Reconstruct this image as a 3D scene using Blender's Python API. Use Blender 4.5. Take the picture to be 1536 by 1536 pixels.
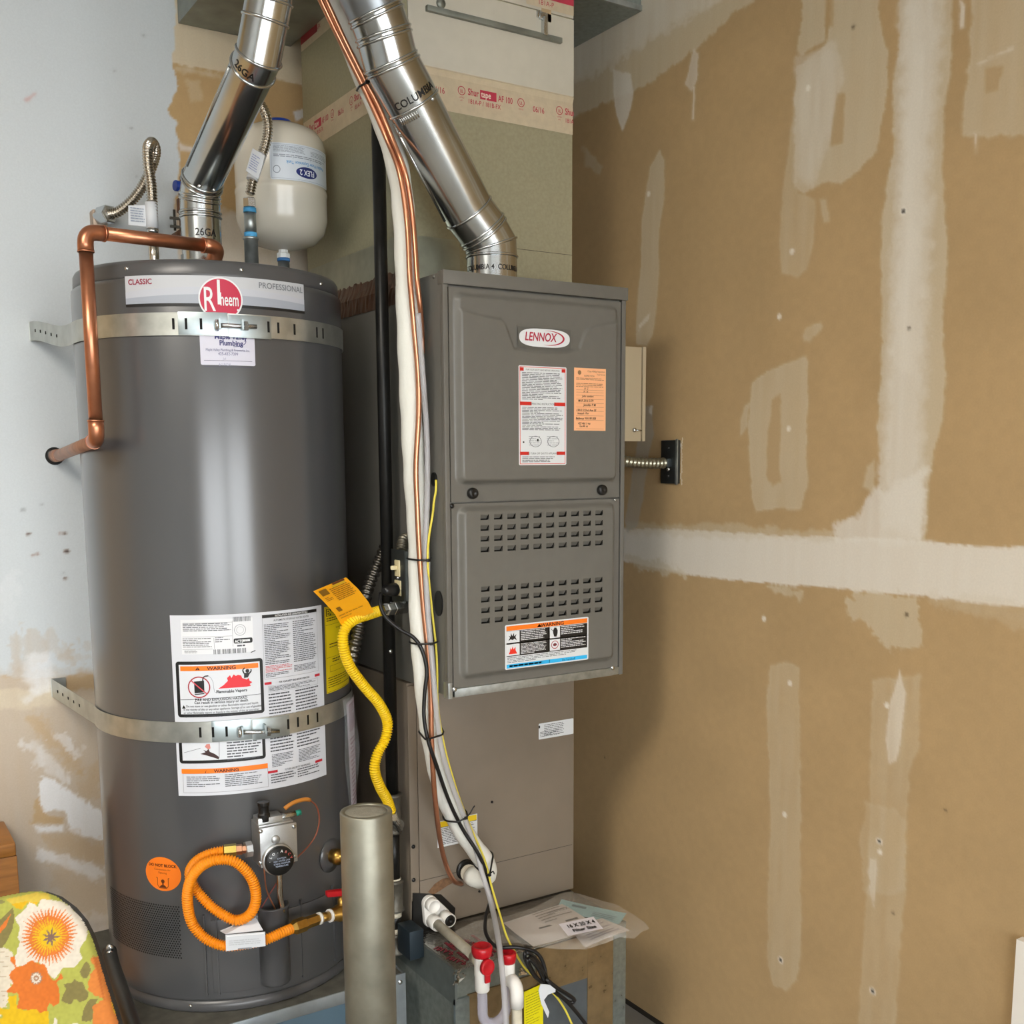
import bpy, bmesh, math, random
import numpy as np
from mathutils import Vector, Matrix
random.seed(7)
SC = bpy.context.scene
COL = SC.collection
for o in list(bpy.data.objects): bpy.data.objects.remove(o, do_unlink=True)

# ------------------------------------------------------------------ camera
FPX, CX0, CY0 = 1618.0, 768.0, 915.0
CAM = Vector((0, 0, 1.447))
def _cr(px, py): return Vector(((px-CX0)/FPX, -(py-CY0)/FPX, -1.0))
_X = _cr(3329, 673).normalized()
_Y = _cr(-279, 692); _Y = (_Y - _X*_X.dot(_Y)).normalized()
_Z = _X.cross(_Y)
ROT = Matrix((_X, _Y, _Z))
cd = bpy.data.cameras.new('camera'); cam = bpy.data.objects.new('camera', cd); COL.objects.link(cam)
cd.sensor_width = 36; cd.lens = FPX/1536*36; cd.shift_y = (CY0-768)/1536; cd.clip_start = .02
cam.matrix_world = Matrix.Translation(CAM) @ ROT.to_4x4()
SC.camera = cam
# ------------------------------------------------------------------ light
SC.view_settings.view_transform = 'Standard'; SC.view_settings.look = 'None'
SC.view_settings.gamma = 1.0; SC.view_settings.use_curve_mapping = False
SC.view_settings.exposure = 0.0
W = bpy.data.worlds.new('sky'); SC.world = W; W.use_nodes = True
bg = W.node_tree.nodes['Background']
bg.inputs[0].default_value = (0.93, 0.97, 1.0, 1); bg.inputs[1].default_value = 11.0

# ceiling shop light of the garage, left of the camera
LP = (-1.0, .55, 2.70)
al = bpy.data.lights.new('shop_light_glow', 'AREA'); al.shape = 'RECTANGLE'; al.size = 1.2; al.size_y = .60; al.energy = 78; al.color = (1.0, .93, .83)
alo = bpy.data.objects.new('shop_light_glow', al); COL.objects.link(alo); alo.location = (LP[0], LP[1], LP[2]-.012)

# ------------------------------------------------------------------ helpers
def wr(px, py): return ROT @ _cr(px, py)
def onx(px, py, x): d = wr(px, py); return CAM + d*((x-CAM.x)/d.x)
def ony(px, py, y): d = wr(px, py); return CAM + d*((y-CAM.y)/d.y)
def onz(px, py, z): d = wr(px, py); return CAM + d*((z-CAM.z)/d.z)
def ond(px, py, d): return CAM + wr(px, py)*d
def V(*a): return Vector(a)
def lin(c):
    c = c/255.0
    return c/12.92 if c <= .04045 else ((c+.055)/1.055)**2.4
def rgb(h):
    h = h.lstrip('#'); return tuple(lin(int(h[i:i+2], 16)) for i in (0, 2, 4)) + (1,)

MATS = {}
def M(name, col, rough=.5, metal=0., var=0., vscale=30., bump=0., bscale=200., spec=None, stretch=None, trans=0., alpha=1., coat=0., ior=1.45):
    if name in MATS: return MATS[name]
    m = bpy.data.materials.new(name); m.use_nodes = True
    nt = m.node_tree; b = nt.nodes['Principled BSDF']
    c = rgb(col) if isinstance(col, str) else col
    b.inputs['Base Color'].default_value = c
    b.inputs['Roughness'].default_value = rough; b.inputs['Metallic'].default_value = metal
    b.inputs['Transmission Weight'].default_value = trans; b.inputs['Alpha'].default_value = alpha
    b.inputs['Coat Weight'].default_value = coat; b.inputs['Coat Roughness'].default_value = .2; b.inputs['IOR'].default_value = ior
    if spec is not None: b.inputs['Specular IOR Level'].default_value = spec
    if var or bump:
        tc = nt.nodes.new('ShaderNodeTexCoord'); mp = nt.nodes.new('ShaderNodeMapping')
        nt.links.new(tc.outputs['Object'], mp.inputs[0])
        if stretch: mp.inputs['Scale'].default_value = stretch
    if var:
        n = nt.nodes.new('ShaderNodeTexNoise'); n.inputs['Scale'].default_value = vscale; n.inputs['Detail'].default_value = 5
        nt.links.new(mp.outputs[0], n.inputs['Vector'])
        r = nt.nodes.new('ShaderNodeValToRGB')
        r.color_ramp.elements[0].position = .3; r.color_ramp.elements[1].position = .7
        r.color_ramp.elements[0].color = tuple(x*(1-var) for x in c[:3])+(1,)
        r.color_ramp.elements[1].color = tuple(min(1, x*(1+var)) for x in c[:3])+(1,)
        nt.links.new(n.outputs[0], r.inputs[0]); nt.links.new(r.outputs[0], b.inputs['Base Color'])
        mr = nt.nodes.new('ShaderNodeMapRange'); mr.inputs[3].default_value = max(.02, rough-.12*min(1,var*3)); mr.inputs[4].default_value = min(1, rough+.12*min(1,var*3))
        nt.links.new(n.outputs[0], mr.inputs[0]); nt.links.new(mr.outputs[0], b.inputs['Roughness'])
    if bump:
        n2 = nt.nodes.new('ShaderNodeTexNoise'); n2.inputs['Scale'].default_value = bscale; n2.inputs['Detail'].default_value = 3
        nt.links.new(mp.outputs[0], n2.inputs['Vector'])
        bp = nt.nodes.new('ShaderNodeBump'); bp.inputs['Strength'].default_value = bump; bp.inputs['Distance'].default_value = .002
        nt.links.new(n2.outputs[0], bp.inputs['Height']); nt.links.new(bp.outputs[0], b.inputs['Normal'])
    MATS[name] = m
    return m

def link(o, parent=None):
    COL.objects.link(o)
    if parent is not None:
        o.parent = parent
        p = parent; off = Vector((0, 0, 0))
        while p is not None: off += p.location; p = p.parent
        o.location = -off
    return o
def tag(o, label, cat=None, group=None, kind=None):
    if label: o['label'] = label
    if cat: o['category'] = cat
    if group: o['group'] = group
    if kind: o['kind'] = kind
    return o
def thing(name, label, cat, loc=(0, 0, 0), group=None):
    o = bpy.data.objects.new(name, None); COL.objects.link(o); o.location = loc; o.empty_display_size = .05
    return tag(o, label, cat, group)

def catmull(pts, step=.006, closed=False):
    P = [Vector(p) for p in pts]; n = len(P); out = []
    for i in range(n-1):
        p0 = P[i-1] if i > 0 else P[0]*2-P[1]; p1, p2 = P[i], P[i+1]
        p3 = P[i+2] if i+2 < n else P[-1]*2-P[-2]
        k = max(2, int((p2-p1).length/step))
        for j in range(k):
            t = j/k; t2, t3 = t*t, t*t*t
            out.append(.5*((2*p1)+(p2-p0)*t+(2*p0-5*p1+4*p2-p3)*t2+(3*p1-p0-3*p2+p3)*t3))
    out.append(P[-1]); return out
def frames(path):
    n = len(path); T = []
    for i in range(n):
        a = path[max(0, i-1)]; b = path[min(n-1, i+1)]; T.append((b-a).normalized())
    u = T[0].cross(Vector((0, 0, 1)))
    if u.length < .05: u = T[0].cross(Vector((1, 0, 0)))
    u.normalize(); F = []
    for i in range(n):
        u = (u - T[i]*u.dot(T[i])).normalized(); F.append((T[i], u, T[i].cross(u)))
    return F

class MB:
    def __init__(s): s.v = []; s.f = []; s.mi = []; s.sm = []
    def add(s, vs, fs, mi=0, sm=False):
        o = len(s.v); s.v += [tuple(p) for p in vs]
        for f in fs: s.f.append([o+i for i in f]); s.mi.append(mi); s.sm.append(sm)
        return s
    def box(s, x0, x1, y0, y1, z0, z1, mi=0, mtx=None):
        vs = [Vector((x, y, z)) for x in (x0, x1) for y in (y0, y1) for z in (z0, z1)]
        if mtx is not None: vs = [mtx @ p for p in vs]
        return s.add(vs, [(0, 1, 3, 2), (4, 6, 7, 5), (0, 4, 5, 1), (2, 3, 7, 6), (0, 2, 6, 4), (1, 5, 7, 3)], mi)
    def tube(s, path, r, n=12, mi=0, caps=True, sm=True):
        path = [Vector(p) for p in path]; F = frames(path); vs = []; fs = []
        for i, p in enumerate(path):
            rr = r[i] if hasattr(r, '__len__') else r
            t, u, w = F[i]
            for k in range(n):
                a = 2*math.pi*k/n; vs.append(p+u*(rr*math.cos(a))+w*(rr*math.sin(a)))
        for i in range(len(path)-1):
            for k in range(n):
                a = i*n+k; b = i*n+(k+1) % n; fs.append((a, b, b+n, a+n))
        s.add(vs, fs, mi, sm)
        if caps:
            o = len(s.v)-len(vs); e = o+(len(path)-1)*n
            s.f.append([o+k for k in reversed(range(n))]); s.mi.append(mi); s.sm.append(False)
            s.f.append([e+k for k in range(n)]); s.mi.append(mi); s.sm.append(False)
        return s
    def rib(s, path, r, amp, pitch, n=14, mi=0, step=None, sm=True):   # corrugated hose
        p = catmull(path, step or pitch/8); L = 0; rr = []
        for i in range(len(p)):
            if i: L += (p[i]-p[i-1]).length
            rr.append(r+amp*math.sin(2*math.pi*L/pitch))
        return s.tube(p, rr, n, mi, True, sm)
    def lathe(s, prof, org, axis=(0, 0, 1), n=32, mi=0, sm=True, caps=True):
        ax = Vector(axis).normalized(); org = Vector(org)
        u = ax.cross(Vector((0, 0, 1)))
        if u.length < .05: u = Vector((1, 0, 0))
        u.normalize(); w = ax.cross(u); vs = []; fs = []
        for (r, h) in prof:
            for k in range(n):
                a = 2*math.pi*k/n; vs.append(org+ax*h+u*(r*math.cos(a))+w*(r*math.sin(a)))
        for i in range(len(prof)-1):
            for k in range(n):
                a = i*n+k; b = i*n+(k+1) % n; fs.append((a, b, b+n, a+n))
        o = len(s.v); s.add(vs, fs, mi, sm)
        if caps:
            e = o+(len(prof)-1)*n
            if prof[0][0] > 1e-5: s.f.append([o+k for k in reversed(range(n))]); s.mi.append(mi); s.sm.append(False)
            if prof[-1][0] > 1e-5: s.f.append([e+k for k in range(n)]); s.mi.append(mi); s.sm.append(False)
        return s
    def cyl(s, a, b, r, n=20, mi=0, sm=True): return s.tube([a, b], r, n, mi, True, sm)
    def prism(s, poly, up, mi=0):      # poly: list of Vectors, up: extrusion Vector
        n = len(poly); P = [Vector(p) for p in poly]; up = Vector(up); o = len(s.v)
        s.v += [tuple(p) for p in P]+[tuple(p+up) for p in P]
        fs = [list(reversed(range(n))), [n+i for i in range(n)]]+[[i, (i+1) % n, n+(i+1) % n, n+i] for i in range(n)]
        for f in fs: s.f.append([o+i for i in f]); s.mi.append(mi); s.sm.append(False)
        return s
    def build(s, name, mats, parent=None, bevel=0, seg=2, fix=True, label=None, smooth_all=False):
        me = bpy.data.meshes.new(name); me.from_pydata(s.v, [], s.f)
        if not isinstance(mats, (list, tuple)): mats = [mats]
        for m in mats: me.materials.append(m)
        me.polygons.foreach_set('material_index', s.mi); me.polygons.foreach_set('use_smooth', s.sm)
        if fix or bevel:
            bm = bmesh.new(); bm.from_mesh(me)
            if fix: bmesh.ops.recalc_face_normals(bm, faces=bm.faces)
            if bevel:
                es = [e for e in bm.edges if len(e.link_faces) == 2 and e.calc_face_angle(0) > .6]
                bmesh.ops.bevel(bm, geom=es, offset=bevel, segments=seg, profile=.6, affect='EDGES', clamp_overlap=True)
                for f in bm.faces: f.smooth = True
            bm.to_mesh(me); bm.free()
            if bevel: me.set_sharp_from_angle(angle=math.radians(40))
        me.update()
        o = link(bpy.data.objects.new(name, me), parent)
        if label: o['label'] = label
        return o

# ------------------------------------------------------------------ printed labels
_TC = {}
def text2d(s, size, align='LEFT', sx=1.0, bold=0.0, shear=0.0):
    key = (s, size, align, sx, bold, shear)
    if key in _TC: return _TC[key]
    cu = bpy.data.curves.new('t', 'FONT'); cu.body = s; cu.size = 1; cu.align_x = align; cu.offset = bold; cu.shear = shear
    cu.resolution_u = 3
    ob = bpy.data.objects.new('t', cu); COL.objects.link(ob)
    dg = bpy.context.evaluated_depsgraph_get(); me = ob.evaluated_get(dg).to_mesh()
    vs = [(v.co.x*sx*size, v.co.y*size) for v in me.vertices]; fs = [list(p.vertices) for p in me.polygons]
    ob.evaluated_get(dg).to_mesh_clear(); bpy.data.objects.remove(ob); bpy.data.curves.remove(cu)
    _TC[key] = (vs, fs); return vs, fs
def ellipse(cx, cy, rx, ry, n=40, a0=0, a1=360):
    return [(cx+rx*math.cos(math.radians(a0+(a1-a0)*k/n)), cy+ry*math.sin(math.radians(a0+(a1-a0)*k/n))) for k in range(n if a1-a0 == 360 else n+1)]
def rrect(u0, v0, u1, v1, r, n=5):
    out = []
    for cx, cy, a in ((u1-r, v0+r, -90), (u1-r, v1-r, 0), (u0+r, v1-r, 90), (u0+r, v0+r, 180)):
        for k in range(n+1):
            t = math.radians(a+90*k/n); out.append((cx+r*math.cos(t), cy+r*math.sin(t)))
    return out
class Lab:
    """flat print: u right, v down, in the units given; map(u, v, lift) gives the world point"""
    def __init__(s, mapf, lift=.0002, du=None): s.m = mapf; s.mb = MB(); s.mats = []; s.lay = 1; s.lift = lift; s.du = du; s.rnd = random.Random(3); s.umax = 1e9; s.umin = -1e9
    def mi(s, col):
        m = col if not isinstance(col, str) else M('print_'+col.strip('#'), col, .45)
        if m not in s.mats: s.mats.append(m)
        return s.mats.index(m)
    def poly(s, pts, col, lay=None):
        lay = s.lay if lay is None else lay
        pts = list(pts)
        for q in s.strips(pts): s.mb.add([s.m(u, v, lay*s.lift) for u, v in q], [list(range(len(q)))], s.mi(col))
        return s
    def strips(s, pts):                    # cut a polygon into narrow upright strips so that it can follow a round surface
        if not s.du: return [pts]
        step = s.du*.45; lo = min(p[0] for p in pts); hi = max(p[0] for p in pts)
        if hi-lo < step: return [pts] if hi < s.umax and lo > s.umin else []
        def clip(P, x, keep):
            out = []
            for a, b in zip(P, P[1:]+P[:1]):
                ia, ib = (a[0]-x)*keep >= 0, (b[0]-x)*keep >= 0
                if ia: out.append(a)
                if ia != ib: t = (x-a[0])/(b[0]-a[0]); out.append((x, a[1]+(b[1]-a[1])*t))
            return out
        res = []; k0 = math.floor(lo/step)
        for k in range(k0, math.ceil(hi/step)):
            q = clip(clip(pts, k*step, 1), (k+1)*step, -1) if True else pts
            if len(q) > 2 and s.umin < (k+.5)*step < s.umax: res.append(q)
        return res
    def rect(s, u0, v0, u1, v1, col, lay=None):
        k = 1 if not s.du else max(1, math.ceil(abs(u1-u0)/s.du))
        for i in range(k):
            a = u0+(u1-u0)*i/k; b = u0+(u1-u0)*(i+1)/k
            s.poly([(a, v0), (b, v0), (b, v1), (a, v1)], col, lay)
        return s
    def frame(s, u0, v0, u1, v1, t, col):
        s.rect(u0, v0, u1, v0+t, col); s.rect(u0, v1-t, u1, v1, col); s.rect(u0, v0+t, u0+t, v1-t, col); s.rect(u1-t, v0+t, u1, v1-t, col); return s
    def ring(s, cx, cy, rx, ry, t, col, n=40, a0=0, a1=360):
        for k in range(n):
            q = []
            for a, d in ((k, 0), (k+1, 0), (k+1, t), (k, t)):
                an = math.radians(a0+(a1-a0)*a/n); q.append((cx+(rx-d)*math.cos(an), cy+(ry-d)*math.sin(an)))
            s.poly(q, col)
        return s
    def line(s, a, b, t, col):
        d = Vector((b[0]-a[0], b[1]-a[1])); nn = Vector((-d.y, d.x)).normalized()*t/2
        return s.poly([(a[0]+nn.x, a[1]+nn.y), (b[0]+nn.x, b[1]+nn.y), (b[0]-nn.x, b[1]-nn.y), (a[0]-nn.x, a[1]-nn.y)], col)
    def pline(s, pts, t, col):
        for a, b in zip(pts, pts[1:]): s.line(a, b, t, col)
        return s
    def text(s, st, u, v, size, col, align='LEFT', sx=1., bold=0., shear=0., rot=0., flip=False):
        vs, fs = text2d(st, size, align, sx, bold, shear); c, q = math.cos(rot), math.sin(rot)
        k = -1 if flip else 1
        P = [(u+k*(x*c-y*q), v-k*(x*q+y*c)) for x, y in vs]
        if s.du and (size > 8 or s.du < 1):
            for f in fs: s.poly([P[i] for i in f], col, s.lay+.5)
        else: s.mb.add([s.m(a, b, (s.lay+.5)*s.lift) for a, b in P], fs, s.mi(col))
        return s
    def para(s, u0, v0, u1, v1, n, col, fill=.42, word=.1, last=.6):   # unreadable small print
        h = (v1-v0)/n; w = u1-u0
        for i in range(n):
            end = u0+w*(s.rnd.uniform(.82, 1) if s.rnd.random() > .18 else s.rnd.uniform(last*.6, last)); u = u0
            while u < end:
                L = w*word*s.rnd.uniform(.35, 1.5); e = min(end, u+L)
                s.poly([(u, v0+h*i), (e, v0+h*i), (e, v0+h*(i+fill)), (u, v0+h*(i+fill))], col); u = e+w*word*.14
        return s
    def build(s, name, parent, label=None):
        o = s.mb.build(name, s.mats, parent, fix=False)
        if label: o['label'] = label
        return o
def flat_map(tl, right, down, nrm):
    tl, right, down, nrm = Vector(tl), Vector(right).normalized(), Vector(down).normalized(), Vector(nrm).normalized()
    return lambda u, v, l: tl+right*u+down*v+nrm*l
# ------------------------------------------------------------------ room
XW, YB, ZC = 1.712, 2.62, 2.78          # right wall, back wall, ceiling
X_L, Y_F = -4.2, -3.6                   # far garage wall, garage door side
m_conc = M('concrete_floor', '#8d8a84', .75, var=.18, vscale=6, bump=.3, bscale=60)
m_white = M('white_room_paint', '#cfd2d2', .7, var=.03, vscale=8)
m_mud_c = rgb('#d6cdbd')

def noise2(a, b, s, seed):
    r = np.random.RandomState(seed); g = r.rand(64, 64)
    x = a/s; y = b/s; xi = np.floor(x).astype(int); yi = np.floor(y).astype(int); fx = x-xi; fy = y-yi
    fx = fx*fx*(3-2*fx); fy = fy*fy*(3-2*fy)
    f = lambda i, j: g[i % 64, j % 64]
    return (f(xi, yi)*(1-fx)+f(xi+1, yi)*fx)*(1-fy)+(f(xi, yi+1)*(1-fx)+f(xi+1, yi+1)*fx)*fy
def sdf(poly, a, b):                     # signed distance to polygon (negative inside), arrays
    n = len(poly); d = np.full(a.shape, 1e9); ins = np.zeros(a.shape, bool)
    for i in range(n):
        x1, y1 = poly[i]; x2, y2 = poly[(i+1) % n]; dx, dy = x2-x1, y2-y1
        t = np.clip(((a-x1)*dx+(b-y1)*dy)/(dx*dx+dy*dy+1e-12), 0, 1)
        d = np.minimum(d, np.hypot(a-x1-t*dx, b-y1-t*dy))
        c = ((y1 > b) != (y2 > b)); ins ^= c & (a < (x2-x1)*(b-y1)/((y2-y1) if abs(y2-y1) > 1e-9 else 1e-9)+x1)
    return np.where(ins, -d, d)
def painted_wall(name, A, B, place, base, patches, seed, mottling=.05):
    """grid wall; patches = (polygon in wall metres, colour, alpha, edge width, edge raggedness)"""
    a, b = np.meshgrid(A, B, indexing='ij'); na, nb = a.shape
    wob = (noise2(a+7, b+9, .02, seed)-.5)*1.0+(noise2(a+3, b+5, .006, seed+1)-.5)*.6
    col = np.array(base[:3])[None, None, :]*(1+mottling*(noise2(a+5, b+5, .11, seed+2)-.5)[..., None]*2)*(1+mottling*.6*(noise2(a+5, b+5, .013, seed+3)-.5)[..., None]*2)
    streak = noise2(a*1.0+3, b*.12+2, .012, seed+5)
    for poly, c, alpha, w, rag in patches:
        xs = [p[0] for p in poly]; ys = [p[1] for p in poly]; mg = w+rag+.01
        i0, i1 = np.searchsorted(A, [min(xs)-mg, max(xs)+mg]); j0, j1 = np.searchsorted(B, [min(ys)-mg, max(ys)+mg])
        if i1 <= i0 or j1 <= j0: continue
        sl = (slice(i0, i1), slice(j0, j1))
        sd = sdf(poly, a[sl], b[sl])+wob[sl]*rag
        al = np.clip(.5-sd/w, 0, 1)*alpha*(1-.35*(1-alpha)*streak[sl]*2)
        rim = np.exp(-(sd/.004)**2)*.18*alpha*(1-alpha)*2       # thin ridge where the trowel stopped
        al = np.clip(al+rim, 0, 1)[..., None]
        col[sl] = col[sl]*(1-al)+np.array(c[:3])[None, None, :]*al
    vs = [place(float(x), float(y)) for x in A for y in B]
    fs = [(i*nb+j, (i+1)*nb+j, (i+1)*nb+j+1, i*nb+j+1) for i in range(na-1) for j in range(nb-1)]
    me = bpy.data.meshes.new(name); me.from_pydata(vs, [], fs)
    at = me.color_attributes.new('paint', 'FLOAT_COLOR', 'POINT')
    at.data.foreach_set('color', np.concatenate([col, np.ones(col.shape[:2]+(1,))], 2).reshape(-1).astype(np.float32))
    m = bpy.data.materials.new(name+'_surface'); m.use_nodes = True; nt = m.node_tree; bs = nt.nodes['Principled BSDF']
    ca = nt.nodes.new('ShaderNodeVertexColor'); ca.layer_name = 'paint'
    tc = nt.nodes.new('ShaderNodeTexCoord'); nz = nt.nodes.new('ShaderNodeTexNoise'); nz.inputs['Scale'].default_value = 260; nz.inputs['Detail'].default_value = 4
    nt.links.new(tc.outputs['Object'], nz.inputs['Vector'])
    mr = nt.nodes.new('ShaderNodeMapRange'); mr.inputs[3].default_value = .93; mr.inputs[4].default_value = 1.07; nt.links.new(nz.outputs[0], mr.inputs[0])
    mx = nt.nodes.new('ShaderNodeVectorMath'); mx.operation = 'SCALE'; nt.links.new(ca.outputs[0], mx.inputs[0]); nt.links.new(mr.outputs[0], mx.inputs['Scale'])
    nt.links.new(mx.outputs[0], bs.inputs['Base Color']); bs.inputs['Roughness'].default_value = .85
    bp = nt.nodes.new('ShaderNodeBump'); bp.inputs['Strength'].default_value = .12; bp.inputs['Distance'].default_value = .001
    nt.links.new(nz.outputs[0], bp.inputs['Height']); nt.links.new(bp.outputs[0], bs.inputs['Normal'])
    me.materials.append(m); me.update()
    o = link(bpy.data.objects.new(name, me)); o['kind'] = 'structure'
    o['label'] = {'wall_right': 'tan unpainted drywall with pale joint compound bands and patches', 'wall_back': 'white painted back wall with bare drywall showing near the corner'}[name]
    return o
def R7(zx, zy): return (860+.4427*zx, .4427*zy)
def R8(zx, zy): return (860+.5573*zx, 680+.5573*zy)
def rp(pts, f=None):                      # pixels -> (y, z) on the right wall
    out = []
    for p in pts:
        if f: p = f(*p)
        q = onx(p[0], p[1], XW); out.append((q.y, q.z))
    return out
MUD = rgb('#dbd5c9'); MUD2 = rgb('#c8bca3'); TAN = rgb('#b0946a'); BRT = rgb('#e2dccf'); HOLE = rgb('#1d1712')
pr = [
 # joint at the ceiling
 (rp([(840, 190), (870, 170), (905, 155), (925, 148), (975, 125), (1015, 95), (1060, 60), (1095, 22), (1120, 8), (1150, -20), (1150, -200), (840, -200)]), MUD2, .75, .006, .012),
 (rp([(840, 130), (900, 110), (960, 70), (1010, 40), (1060, 14), (1110, -30), (1110, -200), (840, -200)]), MUD, .6, .02, .02),
 (rp([(920, 105), (946, 110), (950, 140), (943, 175), (934, 195), (924, 170), (920, 140)]), MUD, .8, .004, .004),
 (rp([(1040, 75), (1048, 80), (1046, 120), (1038, 138), (1028, 125), (1034, 100)]), MUD, .6, .004, .004),
 (rp([(1040, 130), (1043, 130), (1041, 180), (1038, 180)]), BRT, .6, .002, .002),
 # vertical joint
 (rp([(1345, -80), (1348, 0), (1349, 80), (1341, 110), (1340, 230), (1322, 330), (1322, 560), (1316, 640), (1320, 700), (1318, 820), (1385, 820), (1396, 700), (1414, 630), (1420, 560), (1413, 500), (1421, 360), (1413, 260), (1416, 160), (1425, 120), (1428, 0), (1430, -80)]), MUD2, .75, .005, .006),
 (rp([(1352, -80), (1354, 60), (1350, 240), (1340, 400), (1332, 560), (1324, 680), (1325, 790), (1375, 800), (1382, 700), (1390, 500), (1396, 240), (1408, 60), (1414, -80)]), MUD, .75, .03, .015),
 (rp([(1362, 0), (1384, 0), (1378, 200), (1370, 560), (1350, 560), (1356, 200)]), BRT, .35, .02, .01),
 # horizontal joint
 (rp([(900, 790), (945, 794), (1000, 793), (1100, 799), (1180, 803), (1255, 807), (1330, 806), (1440, 818), (1536, 821), (1600, 825), (1600, 918), (1536, 912), (1440, 900), (1330, 890), (1240, 882), (1130, 872), (1050, 865), (1000, 856), (940, 842), (900, 838)]), MUD, .92, .004, .006),
 (rp([(940, 786), (1100, 788), (1250, 800), (1250, 810), (940, 800)]), MUD2, .5, .01, .012),
 (rp([(1380, 892), (1536, 908), (1600, 915), (1600, 950), (1536, 940), (1460, 922)]), MUD2, .35, .02, .02),
 (rp([(940, 835), (1010, 848), (1030, 866), (960, 856)]), MUD2, .7, .006, .02),
 (rp([(1252, 790), (1290, 770), (1310, 735), (1330, 735), (1390, 700), (1384, 770), (1378, 815), (1255, 812)]), MUD, .8, .01, .012),
 (rp([(1296, 730), (1300, 700), (1312, 690), (1310, 740)]), MUD2, .6, .006, .004),
 # below the joint, upper half
 (rp([(1268, 896), (1300, 890), (1375, 895), (1385, 945), (1380, 972), (1340, 976), (1305, 940), (1290, 925), (1270, 925)]), MUD2, .65, .006, .02),
 (rp([(1150, 878), (1205, 886), (1200, 898), (1165, 888)]), MUD2, .6, .006, .015),
 # long screw bands, lower
 (rp([(1156, 1000), (1180, 990), (1198, 1002), (1199, 1100), (1202, 1200), (1200, 1300), (1202, 1420), (1196, 1470), (1178, 1485), (1160, 1478), (1152, 1450), (1152, 1350), (1156, 1230), (1152, 1100), (1150, 1040)]), MUD2, .42, .004, .006),
 (rp([(1308, 1020), (1380, 1012), (1378, 1120), (1364, 1150), (1360, 1230), (1358, 1330), (1350, 1420), (1344, 1540), (1288, 1540), (1295, 1420), (1302, 1330), (1306, 1220)]), MUD2, .36, .005, .006),
 (rp([(1300, 1205), (1340, 1215), (1358, 1230), (1356, 1330), (1330, 1345), (1294, 1335), (1292, 1260)]), MUD2, .3, .006, .01),
 (rp([(1350, 1005), (1358, 1040), (1354, 1090), (1344, 1140), (1334, 1145), (1328, 1110), (1334, 1060), (1342, 1030)]), BRT, .55, .004, .004),
 (rp([(1306, 1290), (1314, 1290), (1313, 1340), (1310, 1360), (1304, 1330)]), BRT, .4, .004, .006),
 # upper patches
 (rp([(975, 250), (990, 226), (997, 240), (996, 300), (988, 345), (988, 420), (980, 500), (970, 520), (955, 515), (954, 480), (961, 400), (963, 330)]), MUD2, .62, .004, .004),
 (rp([(958, 488), (975, 470), (972, 480), (958, 496)]), BRT, .6, .003, .004),
 (rp([(1210, -80), (1240, -80), (1238, 60), (1205, 80), (1196, 70), (1202, 30)]), MUD2, .7, .006, .008),
 (rp([(1255, -80), (1315, -80), (1318, 30), (1332, 80), (1332, 120), (1316, 225), (1290, 255), (1262, 276), (1240, 272), (1205, 290), (1192, 280), (1192, 150), (1196, 100), (1240, 66)]), MUD2, .72, .004, .006),
 (rp([(1196, 90), (1250, 66), (1262, 120), (1246, 200), (1220, 278), (1196, 270), (1193, 160)]), MUD, .5, .02, .01),
 (rp([(1256, 140), (1268, 138), (1264, 215), (1246, 218), (1248, 190)]), TAN, .85, .006, .004),
 (rp([(1240, -40), (1252, -40), (1250, 40), (1238, 40)]), TAN, .8, .006, .004),
 (rp([(1192, 150), (1196, 290), (1222, 300), (1220, 360), (1210, 405), (1196, 415), (1172, 410), (1170, 360), (1174, 290), (1186, 200)]), MUD2, .45, .005, .004),
 (rp([(1230, 300), (1240, 298), (1243, 330), (1236, 333)]), MUD2, .5, .004, .004),
 (rp([(1440, 0), (1448, 10), (1446, 40), (1440, 42)]), BRT, .7, .003, .003),
 (rp([(1462, -80), (1600, -80), (1600, 205), (1520, 203), (1445, 205), (1442, 185), (1450, 120), (1456, 60)]), MUD2, .6, .005, .008),
 (rp([(1475, 100), (1505, 100), (1498, 135), (1478, 142)]), TAN, .8, .006, .006),
 (rp([(1465, 95), (1520, 70), (1518, 74), (1470, 98)]), BRT, .5, .004, .006),
 (rp([(1461, 200), (1467, 200), (1464, 230)]), BRT, .5, .003, .003),
 # middle patches
 (rp([(1128, 575), (1150, 558), (1208, 535), (1212, 545), (1210, 680), (1212, 730), (1200, 765), (1170, 762), (1134, 768), (1128, 745), (1126, 700), (1122, 640)]), MUD2, .6, .004, .005),
 (rp([(1158, 600), (1170, 592), (1172, 640), (1168, 700), (1172, 722), (1160, 728), (1150, 715), (1152, 650)]), TAN, .85, .006, .006),
 (rp([(1118, 608), (1124, 606), (1120, 640), (1110, 655), (1112, 625)]), MUD2, .6, .004, .004),
 (rp([(1204, 492), (1232, 484), (1236, 490), (1212, 512), (1204, 504)]), MUD2, .5, .005, .01),
 (rp([(955, 670), (968, 610), (978, 610), (980, 650), (972, 690), (966, 740), (955, 790), (940, 800), (938, 780)]), rgb('#a7a297'), .65, .004, .006),
 (rp([(975, 610), (979, 608), (978, 622), (974, 618)]), BRT, .8, .003, .003),
 (rp([(870, 210), (880, 228), (905, 250), (900, 262), (880, 245)]), MUD2, .45, .006, .01),
]
def dot(px, py, r, c, al=1.0, ragged=.001):
    q = onx(px, py, XW); pr.append(([(q.y+r*math.cos(t), q.z+r*math.sin(t)) for t in [k*math.pi/4 for k in range(8)]], c, al, .003, ragged))
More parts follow.
